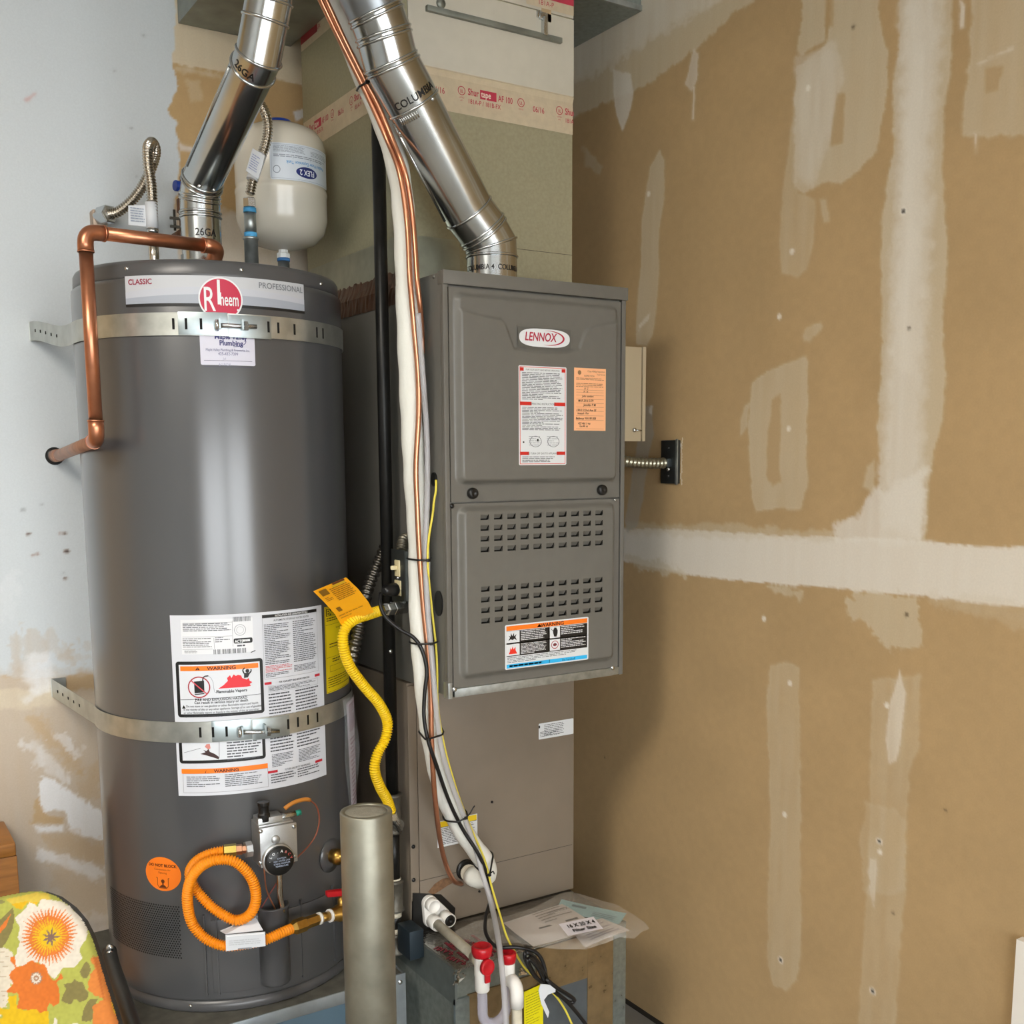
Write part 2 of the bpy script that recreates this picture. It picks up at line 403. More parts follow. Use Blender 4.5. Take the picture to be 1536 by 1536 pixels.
for px, py in ((973, 291), (1188, 377), (1169, 475), (1185, 1025), (1177, 1222), (1330, 1058), (1320, 1278), (1183, 643), (1212, 132), (1020, 668), (1146, 928)): dot(px, py, .006, BRT, .9)
for px, py in ((1319, 1262), (1309, 1487), (1171, 1440), (1355, 317)): dot(px, py, .0075, BRT, .8); dot(px, py, .0042, HOLE, 1)
for px, py in ((1360, 922), (1418, 1215), (1280, 40), (1364, 492), (1340, 1370), (907, 1136)): dot(px, py, .004, rgb('#5a4a36'), .8, .003)
A_ = np.unique(np.round(np.concatenate([np.linspace(Y_F, .9, 12), np.arange(.9, 2.32, .004), np.linspace(2.32, YB, 20)]), 4))
B_ = np.unique(np.round(np.concatenate([np.arange(0, 2.62, .004), [2.66, 2.72, ZC]]), 4))
wall_right = painted_wall('wall_right', A_, B_, lambda y, z: (XW, y, z), TAN, pr, 11)

def bp_(pts):
    out = []
    for p in pts: q = ony(p[0], p[1], YB); out.append((q.x, q.z))
    return out
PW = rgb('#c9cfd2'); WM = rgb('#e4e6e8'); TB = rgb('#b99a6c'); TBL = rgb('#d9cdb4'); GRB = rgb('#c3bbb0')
edge = [(263, -60), (263, 40), (260, 90), (264, 130), (256, 150), (252, 165), (266, 185), (264, 200), (270, 240), (268, 275), (262, 300), (264, 330), (268, 400), (275, 520), (-300, 520), (-400, -60)]
pb = [
 (bp_([(200, -200), (620, -140), (620, 100), (460, 130), (420, 120), (360, 112), (262, 96), (200, 90)]), TBL, .85, .004, .006),
 (bp_([(262, 98), (330, 112), (330, 118), (262, 104)]), TBL, .5, .01, .01),
 (bp_([(280, 120), (300, 118), (304, 150), (286, 152)]), TBL, .35, .01, .01),
 (bp_([(440, 168), (458, 163), (456, 176), (444, 182)]), WM, .8, .003, .002),
 (bp_([(268, 215), (292, 222), (290, 228), (270, 226)]), WM, .5, .005, .005),
 (bp_([(262, 310), (330, 316), (470, 340), (470, 560), (262, 560)]), rgb('#d6cfc2'), .8, .02, .01),
 (bp_([(-500, -300), (263, -300)]+edge[1:]), PW, 1, .003, .008),
 (bp_([(-300, 470), (290, 500), (290, 1010), (180, 1010), (100, 1016), (-300, 1012)]), PW, 1, .004, .01),
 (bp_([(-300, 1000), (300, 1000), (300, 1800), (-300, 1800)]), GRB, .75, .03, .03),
 (bp_([(100, 1012), (145, 1008), (145, 1035), (100, 1034)]), TB, .75, .006, .008),
 (bp_([(-100, 1040), (75, 1030), (85, 1055), (40, 1062), (-100, 1068)]), TBL, .6, .01, .012),
 (bp_([(20, 960), (45, 948), (90, 955), (105, 985), (60, 990), (30, 1010), (25, 990)]), TB, .35, .02, .05),
 (bp_([(40, 985), (80, 975), (75, 1035), (40, 1050)]), WM, .7, .02, .02),
 (bp_([(90, 990), (140, 965), (138, 1000), (95, 1004)]), TB, .3, .02, .05),
 (bp_([(45, 1080), (75, 1085), (125, 1135), (130, 1160), (95, 1150), (60, 1115)]), TB, .6, .02, .035),
 (bp_([(75, 1088), (110, 1110), (128, 1140), (110, 1140), (80, 1105)]), WM, .6, .01, .03),
 (bp_([(35, 1115), (60, 1110), (85, 1140), (100, 1170), (70, 1160)]), WM, .55, .015, .03),
 (bp_([(125, 1150), (150, 1140), (150, 1200), (120, 1190)]), TB, .45, .02, .03),
 (bp_([(50, 1200), (65, 1195), (70, 1222), (98, 1224), (96, 1238), (48, 1236)]), TB, .8, .005, .01),
 (bp_([(60, 1160), (90, 1175), (125, 1200), (155, 1220), (158, 1262), (125, 1255), (100, 1240), (96, 1220), (66, 1218)]), WM, .9, .006, .015),
 (bp_([(50, 1238), (96, 1236), (98, 1248), (55, 1250)]), WM, .8, .006, .01),
 (bp_([(60, 1250), (100, 1250), (155, 1266), (160, 1300), (130, 1290), (70, 1272)]), TB, .5, .02, .03),
 (bp_([(58, 1272), (90, 1282), (130, 1296), (160, 1300), (162, 1320), (135, 1318), (100, 1300), (60, 1284)]), WM, .65, .01, .02),
 (bp_([(80, 1300), (160, 1330), (170, 1400), (90, 1360)]), TB, .35, .03, .03),
 (bp_([(120, 1374), (165, 1378), (170, 1430), (130, 1430)]), WM, .35, .02, .03),
 (bp_([(0, 870), (20, 860), (30, 900), (0, 930)]), WM, .3, .03, .03),
]
def bdot(px, py, r, c, al=.9):
    q = ony(px, py, YB); pb.append(([(q.x+r*math.cos(t), q.z+.6*r*math.sin(t)) for t in [k*math.pi/4 for k in range(8)]], c, al, .003, .004))
for px, py in ((44, 801), (97, 800), (100, 827), (98, 868)): bdot(px, py, .006, rgb('#8a7468')); bdot(px, py, .003, rgb('#3b2b26'))
for px, py in ((50, 833), (57, 831), (90, 800)): bdot(px, py, .005, rgb('#9c7d70'), .8)
for px, py, r in ((95, 860, .003), (172, 106, .004), (215, 53, .003), (197, 193, .004), (63, 756, .003), (35, 765, .004), (205, 265, .003)): bdot(px, py, r, rgb('#7f8286'), .5)
pb.append((bp_([(38, 150), (55, 137), (54, 141), (40, 152)]), rgb('#c79a98'), .6, .004, .006))
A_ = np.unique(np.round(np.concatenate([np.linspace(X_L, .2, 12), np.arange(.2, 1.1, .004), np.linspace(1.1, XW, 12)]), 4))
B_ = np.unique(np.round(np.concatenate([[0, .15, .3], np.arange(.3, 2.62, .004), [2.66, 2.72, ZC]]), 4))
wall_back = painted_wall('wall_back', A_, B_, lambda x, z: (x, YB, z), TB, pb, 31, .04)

def slab(name, label, x0, x1, y0, y1, z0, z1, m):
    o = MB().box(x0, x1, y0, y1, z0, z1).build(name, m); o['kind'] = 'structure'; o['label'] = label; return o
slab('floor', 'grey concrete garage floor', X_L, XW+.1, Y_F-6, YB, -.1, 0, m_conc)
m_dw = M('bare_drywall', '#b0946a', .85)
slab('ceiling', 'white garage ceiling', X_L, XW+.1, Y_F, YB+.1, ZC, ZC+.1, m_white)
slab('wall_left', 'white far garage wall', X_L-.1, X_L, Y_F, YB, 0, ZC, m_white)
# front wall with open garage door; unseen centre post added to split its reflection
fw = MB(); DX0, DX1, DZ = -2.7, 1.6, 2.2
fw.box(X_L, DX0, Y_F-.1, Y_F, 0, ZC); fw.box(DX1, XW+.1, Y_F-.1, Y_F, 0, ZC); fw.box(DX0, DX1, Y_F-.1, Y_F, DZ, ZC); fw.box(-.5, -.2, Y_F-.1, Y_F, 0, DZ)
o = fw.build('wall_front', m_dw); o['kind'] = 'structure'; o['label'] = 'tan garage front wall with open door'
# white casing at the edge of the right wall
q = onx(1531, 1450, XW)
slab('trim_1', 'white casing strip on the drywall by the doorway', XW-.018, XW+.001, .93, q.y, 0, onx(1534, 1405, XW).z, M('white_trim', '#e6e2da', .5))
slab('gap_strip_right', 'dark gap strip at the foot of the drywall', XW-.004, XW+.001, 1.2, YB, 0, .012, M('dark_gap', '#2a231b', .9))  # solid strip; the darkness of the floor gap is put into its colour

# shop light fixture on the ceiling
sl = thing('shop_light', 'long white ceiling shop light of the garage', 'ceiling light', LP)
MB().box(LP[0]-.62, LP[0]+.62, LP[1]-.32, LP[1]+.32, LP[2], ZC).build('housing', m_white, sl)
# ------------------------------------------------------------------ furnace
FX0, FX1, FY, FZ0, FZ1, FYB = 1.039, 1.485, 1.869, .965, 1.803, 2.57
m_furn = M('furnace_grey_paint', '#66645e', .38, var=.03, vscale=40, bump=.06, bscale=900)
m_coil = M('coil_cabinet_taupe_paint', '#786d5f', .5, var=.04, vscale=15)
m_galv = M('galvanized_sheet', '#a9b0b0', .38, .85, var=.22, vscale=45)
m_galvd = M('galvanized_sheet_dull', '#8f938c', .5, .7, var=.22, vscale=14)
m_black = M('black_plastic', '#141414', .35)
m_dark = M('dark_void', '#0d0c0b', .9)
m_zinc = M('zinc_screw', '#c8ccce', .25, 1.)
furnace = thing('gas_furnace', 'grey gas furnace cabinet with louvred lower door beside bare drywall', 'furnace', (1.262, 2.2, FZ0))
b = MB(); b.box(FX0, FX1, FY+.010, FYB, FZ0+.004, FZ1-.002)
b.box(FX0-.0005, FX0+.010, FY, FY+.012, FZ0, FZ1-.003); b.box(FX1-.010, FX1+.0005, FY, FY+.012, FZ0, FZ1-.003)
b.build('cabinet', m_furn, furnace, bevel=.0012)
b = MB(); b.box(FX0-.001, FX1+.003, FY-.004, FY+.02, FZ1-.025, FZ1+.001); b.build('top_cap', m_furn, furnace, bevel=.0012)

def sstep(t): t = min(1, max(0, t)); return t*t*(3-2*t)
def rr_sd(x, z, x0, x1, z0, z1, r):
    dx = abs(x-(x0+x1)/2)-((x1-x0)/2-r); dz = abs(z-(z0+z1)/2)-((z1-z0)/2-r)
    return math.hypot(max(dx, 0), max(dz, 0))+min(max(dx, dz), 0)-r
def door(name, x0, x1, z0, z1, hf, xs, zs, skip=None):
    b = MB(); nx, nz = len(xs), len(zs)
    vs = [(x, FY+.004-hf(x, z), z) for x in xs for z in zs]; fs = []
    for i in range(nx-1):
        for j in range(nz-1):
            if skip and skip((xs[i]+xs[i+1])/2, (zs[j]+zs[j+1])/2): continue
            fs.append((i*nz+j, (i+1)*nz+j, (i+1)*nz+j+1, i*nz+j+1))
    b.add(vs, fs, 0, True)
    # folded-back edge
    for (ax, az, bx, bz) in ((x0, z0, x1, z0), (x1, z0, x1, z1), (x1, z1, x0, z1), (x0, z1, x0, z0)):
        y = FY+.004-hf(ax, az); b.add([(ax, y, az), (bx, y, bz), (bx, FY+.0105, bz), (ax, FY+.0105, az)], [(0, 1, 2, 3)])
    return b.build(name, m_furn, furnace, fix=False)
def ls(a, b, s): n = max(1, int(round((b-a)/s))); return [a+(b-a)*i/n for i in range(n+1)]
UX0, UX1, UZ0, UZ1 = FX0+.012, FX1-.014, 1.3605, FZ1-.0295
PX0, PX1, PZ0, PZ1 = 1.060, 1.462, 1.393, 1.766
notch = [ony(p[0], p[1], FY-.008) for p in ((689, 463), (720, 473), (751, 479), (757, 487), (770, 523), (800, 528), (846, 529), (868, 523), (876, 498), (886, 490), (924, 483))]
def notch_z(x):
    for a, c in zip(notch, notch[1:]):
        if a.x <= x <= c.x: return a.z+(c.z-a.z)*(x-a.x)/(c.x-a.x)
    return notch[0].z if x < notch[0].x else notch[-1].z
def h_up(x, z):
    h = .004
    h += .009*sstep(-rr_sd(x, z, PX0, PX1, PZ0, PZ1, .018)/.012)
    if PX0 < x < PX1 and PZ0 < z < PZ1: h += .004*sstep((notch_z(x)-z)/.006+.5)*sstep(-rr_sd(x, z, PX0+.008, PX1-.004, PZ0+.004, PZ1, .018)/.006)
    return h
upper = door('upper_door', UX0, UX1, UZ0, UZ1, h_up, ls(UX0, UX1, .0026), ls(UZ0, UZ1, .0026))
LX0, LX1, LZ0, LZ1 = UX0, UX1, .984, 1.357
QX0, QX1, QZ0, QZ1 = 1.064, 1.458, 1.000, 1.352
def h_lo(x, z): return .004+.012*sstep(-rr_sd(x, z, QX0, QX1, QZ0, QZ1, .018)/.013)
hx = [1.1205+i*(1.4075-1.1205)/9 for i in range(10)]
hz = [1.329-i*.0216 for i in range(4)]+[1.184-i*.0217 for i in range(4)]
HW, HH = .0100, .0054
xs = sorted(set([round(v, 5) for v in ls(LX0, hx[0]-HW, .0026)+[w for c in hx for w in (c-HW, c+HW)]+ls(hx[-1]+HW, LX1, .0026)]))
zs = sorted(set([round(v, 5) for v in ls(LZ0, hz[-1]-HH, .0026)+[w for c in hz for w in (c-HH, c+HH)]+ls(hz[0]+HH, LZ1, .0026)]))
lower = door('lower_door', LX0, LX1, LZ0, LZ1, h_lo, xs, zs, lambda x, z: any(abs(x-c) < HW for c in hx) and any(abs(z-c) < HH for c in hz))
yl = FY+.004-.016
lv = MB()      # one pressed louvre: a flap leaning into the cabinet under its slot
lv.add([(-HW, 0, HH), (HW*.85, 0, HH), (HW*.7, .006, -HH*.55), (-HW, .006, -HH*.55)], [(0, 1, 2, 3)])
lv.add([(HW*.85, 0, HH), (HW, 0, HH), (HW, .008, -HH), (HW*.7, .006, -HH*.55)], [(0, 1, 2, 3)], 1)
lv.add([(-HW, .006, -HH*.55), (HW*.7, .006, -HH*.55), (HW, .008, -HH), (-HW, .008, -HH)], [(0, 1, 2, 3)], 1)
lv.add([(-HW-.002, .0085, HH+.002), (HW+.002, .0085, HH+.002), (HW+.002, .0085, -HH-.002), (-HW-.002, .0085, -HH-.002)], [(0, 1, 2, 3)], 1)
first = None
for z in hz:
    for x in hx:
        if first is None:
            lo = lv.build('louver', [m_furn, m_dark], lower, fix=False); first = lo
        else:
            lo = first.copy(); COL.objects.link(lo); lo.parent = lower
        lo.location = Vector((x, yl, z))     # lower door sits at its thing's offset
        off = Vector((0, 0, 0)); p = lower
        while p is not None: off += p.location; p = p.parent
        lo.location = Vector((x, yl, z))-off
for px, py in ((708, 740), (902, 735)):
    c = ony(px, py, FY-.002)
    k = MB(); k.lathe([(.0105, -.004), (.0115, .002), (.0105, .008), (.006, .010), (.003, .008), (0, .008)], c, (0, -1, 0), 24); k.build('door_knob', m_black, furnace)
b = MB(); b.box(FX0+.013, FX1-.030, FY-.003, FY+.012, FZ0+.001, FZ0+.0185); b.box(FX0+.013, FX1-.010, FY+.001, FY+.012, FZ0+.001, FZ0+.018)
b.build('bottom_strip', m_galv, furnace, bevel=.0008)
b = MB(); b.box(FX0-.0008, FX0+.0085, FY-.0015, FY+.02, FZ0-.001, FZ0+.032); b.build('corner_bracket', m_galv, furnace, bevel=.0008)
def screw(parent, p, n, r=.0035, m=m_zinc, name='screw'):
    s = MB(); s.lathe([(r*1.25, -.0005), (r*1.25, .001), (r, .0012), (r, .0028), (r*.6, .0034), (0, .0034)], p, n, 10); return s.build(name, m, parent)
for p in ((682, 1034), (919, 1002)): screw(furnace, ony(p[0], p[1], FY-.003), (0, -1, 0), .0042)
screw(furnace, ony(678, 759, FY), (0, -1, 0), .004, m_black); screw(furnace, ony(922, 750, FY-.004), (0, -1, 0), .002)
for x, y in ((FX0+.004, FY+.008), (FX1-.012, FY+.008)): screw(furnace, V(x, y, FZ1), (0, 0, 1), .0035)
screw(furnace, onx(651, 415, FX0), (-1, 0, 0), .0028, m_furn)
for (px, py, ry, rz, nm) in ((652, 719, .011, .014, 'wire_grommet'), (659, 905, .016, .026, 'gas_pipe_grommet')):
    c = onx(px, py, FX0-.0005); g = MB(); n = 20
    pts = [V(c.x, c.y+ry*math.cos(2*math.pi*k/n), c.z+rz*math.sin(2*math.pi*k/n)) for k in range(n)]
    g.prism(pts, (-.003, 0, 0)); g.build(nm, m_black, furnace)
# foil tape where the plenum is sealed to the furnace top, left side
m_foil = M('foil_tape', '#5a3f30', .32, .6, var=.35, vscale=40, bump=.5, bscale=45)
m_foil2 = M('foil_tape_silver', '#a9a7a2', .2, .95, var=.2, vscale=50, bump=.8, bscale=110)
t = MB(); n = 60
rn = random.Random(5)
vs = []; fs = []
for i in range(n+1):
    y = 1.985+(2.50-1.985)*i/n
    for j, (dx, z) in enumerate(((.006, FZ1+.030), (.002, FZ1+.008), (-.003, FZ1-.006), (-.002, FZ1-.020), (-.002, FZ1-.040+rn.uniform(-.001, .001)))):
        vs.append((FX0+dx+rn.uniform(-.0012, .0006), y, z))
for i in range(n):
    for j in range(4): fs.append((i*5+j, i*5+j+1, (i+1)*5+j+1, (i+1)*5+j))
t.add(vs, fs); t.build('foil_tape', m_foil, furnace, fix=False)

# labels on the doors
YU = FY+.004-.0171; YL2 = FY+.004-.0161
def frect(px, yp):
    P = [ony(x, y, yp) for x, y in px]
    x0 = (P[0].x+P[3].x)/2; x1 = (P[1].x+P[2].x)/2; z1 = (P[0].z+P[1].z)/2; z0 = (P[2].z+P[3].z)/2
    return x0, x1, z0, z1
def flab(px, yp, W, H, parent=None):
    x0, x1, z0, z1 = frect(px, yp)
    sx = (x1-x0)/W; sz = (z1-z0)/H
    return Lab(lambda u, v, l: V(x0+u*sx, yp-l, z1-v*sz), .00015)
WHT = '#d6d9db'; BLK = '#161616'; GRY = '#4c4f55'; RED = '#c8281c'; ORG = '#f07818'
# badge
L = flab([(777, 490), (856, 494), (856, 524), (777, 520)], YU, 79, 31)
L.rect(0, 0, 79, 31, M('badge_backing', '#5c5b56', .35))
L.lay = 2; n = 44
sup = lambda rx, ry: [(39.5+rx*math.copysign(abs(math.cos(t))**.62, math.cos(t)), 15.8+ry*math.copysign(abs(math.sin(t))**.8, math.sin(t))) for t in [2*math.pi*k/n for k in range(n)]]
L.poly(sup(38, 14.2), WHT)
L.lay = 3
L.text('LENNOX', 9.5, 20.6, 18.5, '#a8203a', sx=.62, bold=.02, shear=.18)
P = []
for k in range(30):
    t0, t1 = [math.radians(-105+(215)*(k+d)/30) for d in (0, 1)]
    th = lambda t: 2.6*math.sin((t+math.radians(105))/math.radians(215)*math.pi)+.25
    f = lambda t, d: (46+(23.5-d)*math.cos(t), 15.4+(11.6-d*.8)*math.sin(t))
    L.poly([f(t0, 0), f(t1, 0), f(t1, th(t1)), f(t0, th(t0))], '#a8203a')
L.build('brand_badge', furnace, 'white oval brand badge with red lettering')
# operating instructions
L = flab([(779, 547), (851, 552), (848, 699), (777, 696)], YU, 72, 150)
L.poly(rrect(0, 0, 72, 150, 2), WHT); L.lay = 2
L.frame(1.5, 1.5, 70.5, 148.5, .9, '#d8584c')
for v, h, tx in ((3, 5, 'FOR YOUR SAFETY READ BEFORE OPERATING'), (54, 5.4, 'OPERATING INSTRUCTIONS'), (129.5, 5, 'TO TURN OFF GAS TO APPLIANCE')):
    w = {3: 5.5, 54: 17, 129.5: 13}[v]
    L.rect(2, v, 2+w, v+h, RED); L.rect(70-w, v, 70, v+h, RED); L.text(tx, 36, v+h*.82, 4.2 if v != 3 else 3.4, '#303030', 'CENTER', .72)
L.para(5, 10, 67, 52, 17, GRY, .4, .13); L.para(5, 62, 67, 98, 16, GRY, .4, .13); L.para(5, 137, 55, 147, 4, GRY, .4, .13)
for cx in (25, 52): L.ring(cx, 114, 9, 8.5, .7, GRY); L.para(cx-10, 106, cx+10, 122, 5, '#8d9096', .3, .3)
L.rect(27, 110, 29.5, 114, BLK); L.poly(ellipse(7, 115, 1.3, 1.3, 12), BLK)
L.build('instruction_label', furnace, 'white safety instruction label with red blocks')
# orange tag
L = flab([(861, 551), (909, 554), (908, 647), (861, 645)], YU, 48, 95)
L.rect(0, 0, 48, 95, '#f0b183'); L.lay = 2
L.poly(ellipse(8, 7, 2.6, 3.4, 16), '#8a6a4a'); L.text('City of Bldg Inspection', 46.5, 5.8, 3.6, '#3a2a20', 'RIGHT', .8); L.text('Final Permit', 46.5, 10.2, 3.2, '#3a2a20', 'RIGHT', .8); L.text('INSPECTION', 15, 13, 3.6, '#3a2a20', 'LEFT', .75)
L.para(3, 15, 45, 19, 2, '#7b563c', .35, .14); L.para(3, 23, 45, 30, 3, '#7b563c', .35, .14)
for v in (33, 36.5, 41, 47, 53, 59, 65, 72, 79, 92): L.rect(3, v, 45, v+.35, '#8a6247')
for tx, u, v, s in (('H  C', 15, 32.5, 4.2), ('H  16', 14, 37, 4.2), ('John comfort', 12, 44, 4.4), ('MAR 2016 5179', 6, 51, 4.8), ('Jennifer P M', 14, 57.5, 5.2), ('13013 222nd Ave SE', 3, 65.5, 5), ('Issaquah  Plng', 5, 70, 4.2), ('Bellevue WA 98 008', 2.5, 78, 5), ('425 466 1 gas', 6, 85.5, 4.6), ('Gas M  ok', 8, 89.6, 4.2)): L.text(tx, u, v, s, '#2c2018', 'LEFT', .72, .02, .2)
L.build('permit_tag', furnace, 'orange handwritten permit tag')
# lower warning label
L = flab([(757, 938), (883, 925), (882, 990), (758, 1004)], YL2, 126, 66)
L.poly(rrect(0, 0, 126, 66, 2.2), WHT); L.lay = 2
L.rect(2, 2, 124, 8.8, ORG); L.text('WARNING', 70, 8.0, 7.6, '#43180a', 'CENTER', .95, .03); L.poly([(47, 7.9), (54, 7.9), (50.5, 2.8)], '#43180a')
L.rect(2, 9.5, 124, 47, '#151312'); L.rect(2, 27.2, 124, 28.4, WHT); L.rect(64.5, 9.5, 66, 47, WHT)
for u, v in ((2, 9.8), (2, 28.8), (66, 9.8), (66, 28.8)):
    L.lay = 3; L.rect(u, v, u+(19 if u < 10 else 15.5), v+17, WHT)
L.lay = 4
L.poly([(4.5, 24), (7, 19), (5, 16), (8, 17.5), (8.5, 12), (10.5, 17), (13, 12), (13, 17.5), (16.5, 14.5), (15, 19), (17, 24), (13.5, 21), (11, 23), (8, 21.5)], BLK)
L.poly([(5, 43.5), (7, 39), (7.5, 34), (9, 37), (11, 32), (12, 37), (15, 33), (15, 38), (17.5, 43.5)], '#e2311e')
L.poly([(71, 15), (73, 11), (76, 11.5), (78, 16), (77.5, 21), (76, 25), (72.5, 24.5), (71, 19)], BLK); L.line((67.5, 12), (71.5, 17), .8, GRY)
L.ring(73.7, 37, 5.6, 6.2, 1, '#a5313a'); L.poly(ellipse(73.7, 37, 3, 2.2, 14), '#6b2b30')
for u0, v0, u1, v1, k in ((23, 10.5, 62, 26, 6), (23, 29.5, 62, 46, 8), (83, 10.5, 122, 24, 5), (83, 29.5, 122, 44, 6)): L.para(u0, v0, u1, v1, k, '#d9dbdc', .42, .13, .6)
L.para(3, 48.5, 108, 57.5, 4, GRY, .35, .07)
L.rect(2, 58.5, 124, 64.2, '#2fb0e8'); L.rect(65, 58.5, 66, 64.2, '#10587c'); L.para(6, 60, 61, 63.8, 1, '#0f4a66', .7, .12, 1.4); L.text('Do handsoff', 95, 63.2, 4.6, '#0f2a46', 'CENTER', .9)
L.build('warning_label', furnace, 'black and white warning label with orange header and blue foot')

# ------------------------------------------------------------------ coil cabinet under the furnace
CY = 2.05
coil = thing('coil_cabinet', 'plain taupe sheet metal coil cabinet under the grey furnace', 'cabinet', (1.262, 2.3, .40))
b = MB(); b.box(1.038, FX1, CY+.004, 2.57, .398, FZ0-.0005); b.box(1.060, FX1-.006, CY, CY+.006, .405, FZ0-.006)
b.build('body', m_coil, coil, bevel=.0012)
MB().box(1.0375, 1.058, CY-.0006, CY+.006, .47, FZ0-.006).build('corner_flange', m_coil, coil, bevel=.001)
MB().box(1.060, FX1-.008, CY-.0008, CY+.001, .5125, .5135).build('panel_seam', M('seam_shadow', '#4b443b', .8), coil)
for p in ((620, 1270), (620.5, 1320), (719, 1337), (738, 1203)): screw(coil, ony(p[0], p[1], CY-.001), (0, -1, 0), .0038 if p[0] < 700 else .0024, m_black)
st = MB()
q0 = [ony(x, y, CY-.0007) for x, y in ((642, 1338), (652, 1326), (664, 1318), (676, 1316), (684, 1322), (672, 1328), (660, 1336), (650, 1342))]
st.prism(q0, (0, -.0001, 0)); st.build('rust_stain', M('rust_stain', '#6e5138', .8, var=.3, vscale=120), coil)
# black knock-out plate of the drain port
pl = MB(); P = [ony(x, y, CY-.003) for x, y in ((619.5, 1340), (628, 1340), (640, 1341), (662, 1342), (683, 1362), (682, 1378), (668, 1386), (640, 1393), (622, 1394), (619.5, 1391))]
pl.prism(P, (0, .006, 0)); pl.build('drain_port_plate', m_black, coil)
L = flab([(808, 1087), (860, 1076), (860, 1100), (808, 1110)], CY-.001, 52, 24)
L.poly(rrect(0, 0, 52, 24, 1), WHT); L.lay = 2; L.para(8, 3, 38, 21, 7, GRY, .35, .15); L.para(2, 13, 34, 22, 4, GRY, .35, .15); L.rect(0, 3, 2, 7, BLK)
L.build('serial_label', coil, 'small white serial label')
L = flab([(656, 1232), (716, 1221), (716, 1258), (656, 1273)], CY-.001, 60, 40)
L.rect(0, 0, 60, 40, WHT); L.lay = 2; L.rect(1, 1, 59, 9.5, '#e3c21d'); L.rect(1, 9.5, 59, 10.2, BLK); L.para(3, 12, 57, 38, 10, GRY, .4, .12); L.text('CAUTION', 30, 8, 6, BLK, 'CENTER')
L.build('caution_label', coil, 'white caution label with a yellow band')
# ------------------------------------------------------------------ water heater
TX, TY, TR = .711, 2.270, .267
TZ0, TZ1 = .347, 1.810
m_tank = M('heater_grey_enamel', '#47484a', .30, var=.02, vscale=3, coat=.8)
m_tankcap = M('heater_cap_grey', '#4c4c4d', .3)
m_brass = M('brass', '#b08a45', .3, .95, var=.15, vscale=80)
m_copper = M('copper', '#bd7f60', .33, .9, var=.2, vscale=22)
m_copper_old = M('copper_weathered', '#a8826f', .5, .7, var=.2, vscale=40)
m_steel = M('stainless_steel', '#c3bcb0', .18, 1.)
m_alu = M('cast_aluminium', '#bdbfbf', .38, .9, bump=.2, bscale=700)
m_red = M('red_plastic', '#b51521', .3)
m_white = M('white_plastic', '#e4e4e2', .4)
m_gray_tube = M('grey_paint_tube', '#48494b', .3)
def cylpt(px, py, rad):
    d = wr(px, py); a = d.x*d.x+d.y*d.y; ex, ey = CAM.x-TX, CAM.y-TY
    b_ = 2*(d.x*ex+d.y*ey); c = ex*ex+ey*ey-rad*rad; q = max(0, b_*b_-4*a*c)
    return CAM+d*((-b_-math.sqrt(q))/(2*a))
def cyl_uv(px, py, rad=TR): p = cylpt(px, py, rad); return math.atan2(p.x-TX, -(p.y-TY)), p.z
def cp(th, z, rad): return V(TX+rad*math.sin(th), TY-rad*math.cos(th), z)
heater = thing('water_heater', 'tall dark grey cylindrical gas water heater held by metal straps', 'water heater', (TX, TY, TZ0))
b = MB(); b.lathe([(TR-.004, TZ0+.024), (TR-.0005, TZ0+.027), (TR, TZ0+.031), (TR, 1.768), (TR-.001, 1.774), (TR-.005, 1.778), (TR-.012, 1.779)], (TX, TY, 0), n=128); b.build('jacket', m_tank, heater, fix=True)
b = MB(); b.lathe([(TR-.0045, 1.777), (TR-.0045, 1.783), (TR-.0055, 1.801), (TR-.009, 1.8075), (TR-.016, TZ1), (.10, TZ1+.002), (0, TZ1+.002)], (TX, TY, 0), n=128); b.build('top_cap', m_tankcap, heater)
b = MB(); b.lathe([(TR-.004, TZ0), (TR-.002, TZ0+.003), (TR-.003, TZ0+.0235), (TR-.02, TZ0+.0235)], (TX, TY, 0), n=128); b.build('base_ring', m_tankcap, heater)
for px, py in ((190, 403), (362, 405), (481, 426)):
    p = cylpt(px, py, TR-.005); screw(heater, p, (p.x-TX, p.y-TY, 0), .0032)
p = cylpt(286, 1509, TR-.002); screw(heater, p, (p.x-TX, p.y-TY, 0), .003)
def tank_label(px_tl, px_tr, px_br, px_bl, lift=.0003, rad=TR):
    t0 = (cyl_uv(*px_tl)[0]+cyl_uv(*px_bl)[0])/2; t1 = (cyl_uv(*px_tr)[0]+cyl_uv(*px_br)[0])/2
    z1 = (cyl_uv(*px_tl)[1]+cyl_uv(*px_tr)[1])/2; z0 = (cyl_uv(*px_bl)[1]+cyl_uv(*px_br)[1])/2
    L = Lab(lambda u, v, l: cp(t0+u/1000/TR, z1-v/1000, rad+l+.0002), lift, du=18)
    L.W = (t1-t0)*TR*1000; L.H = (z1-z0)*1000
    def uv(px, py): t, z = cyl_uv(px, py); return ((t-t0)*TR*1000, (z1-z)*1000)
    L.uv = uv
    return L
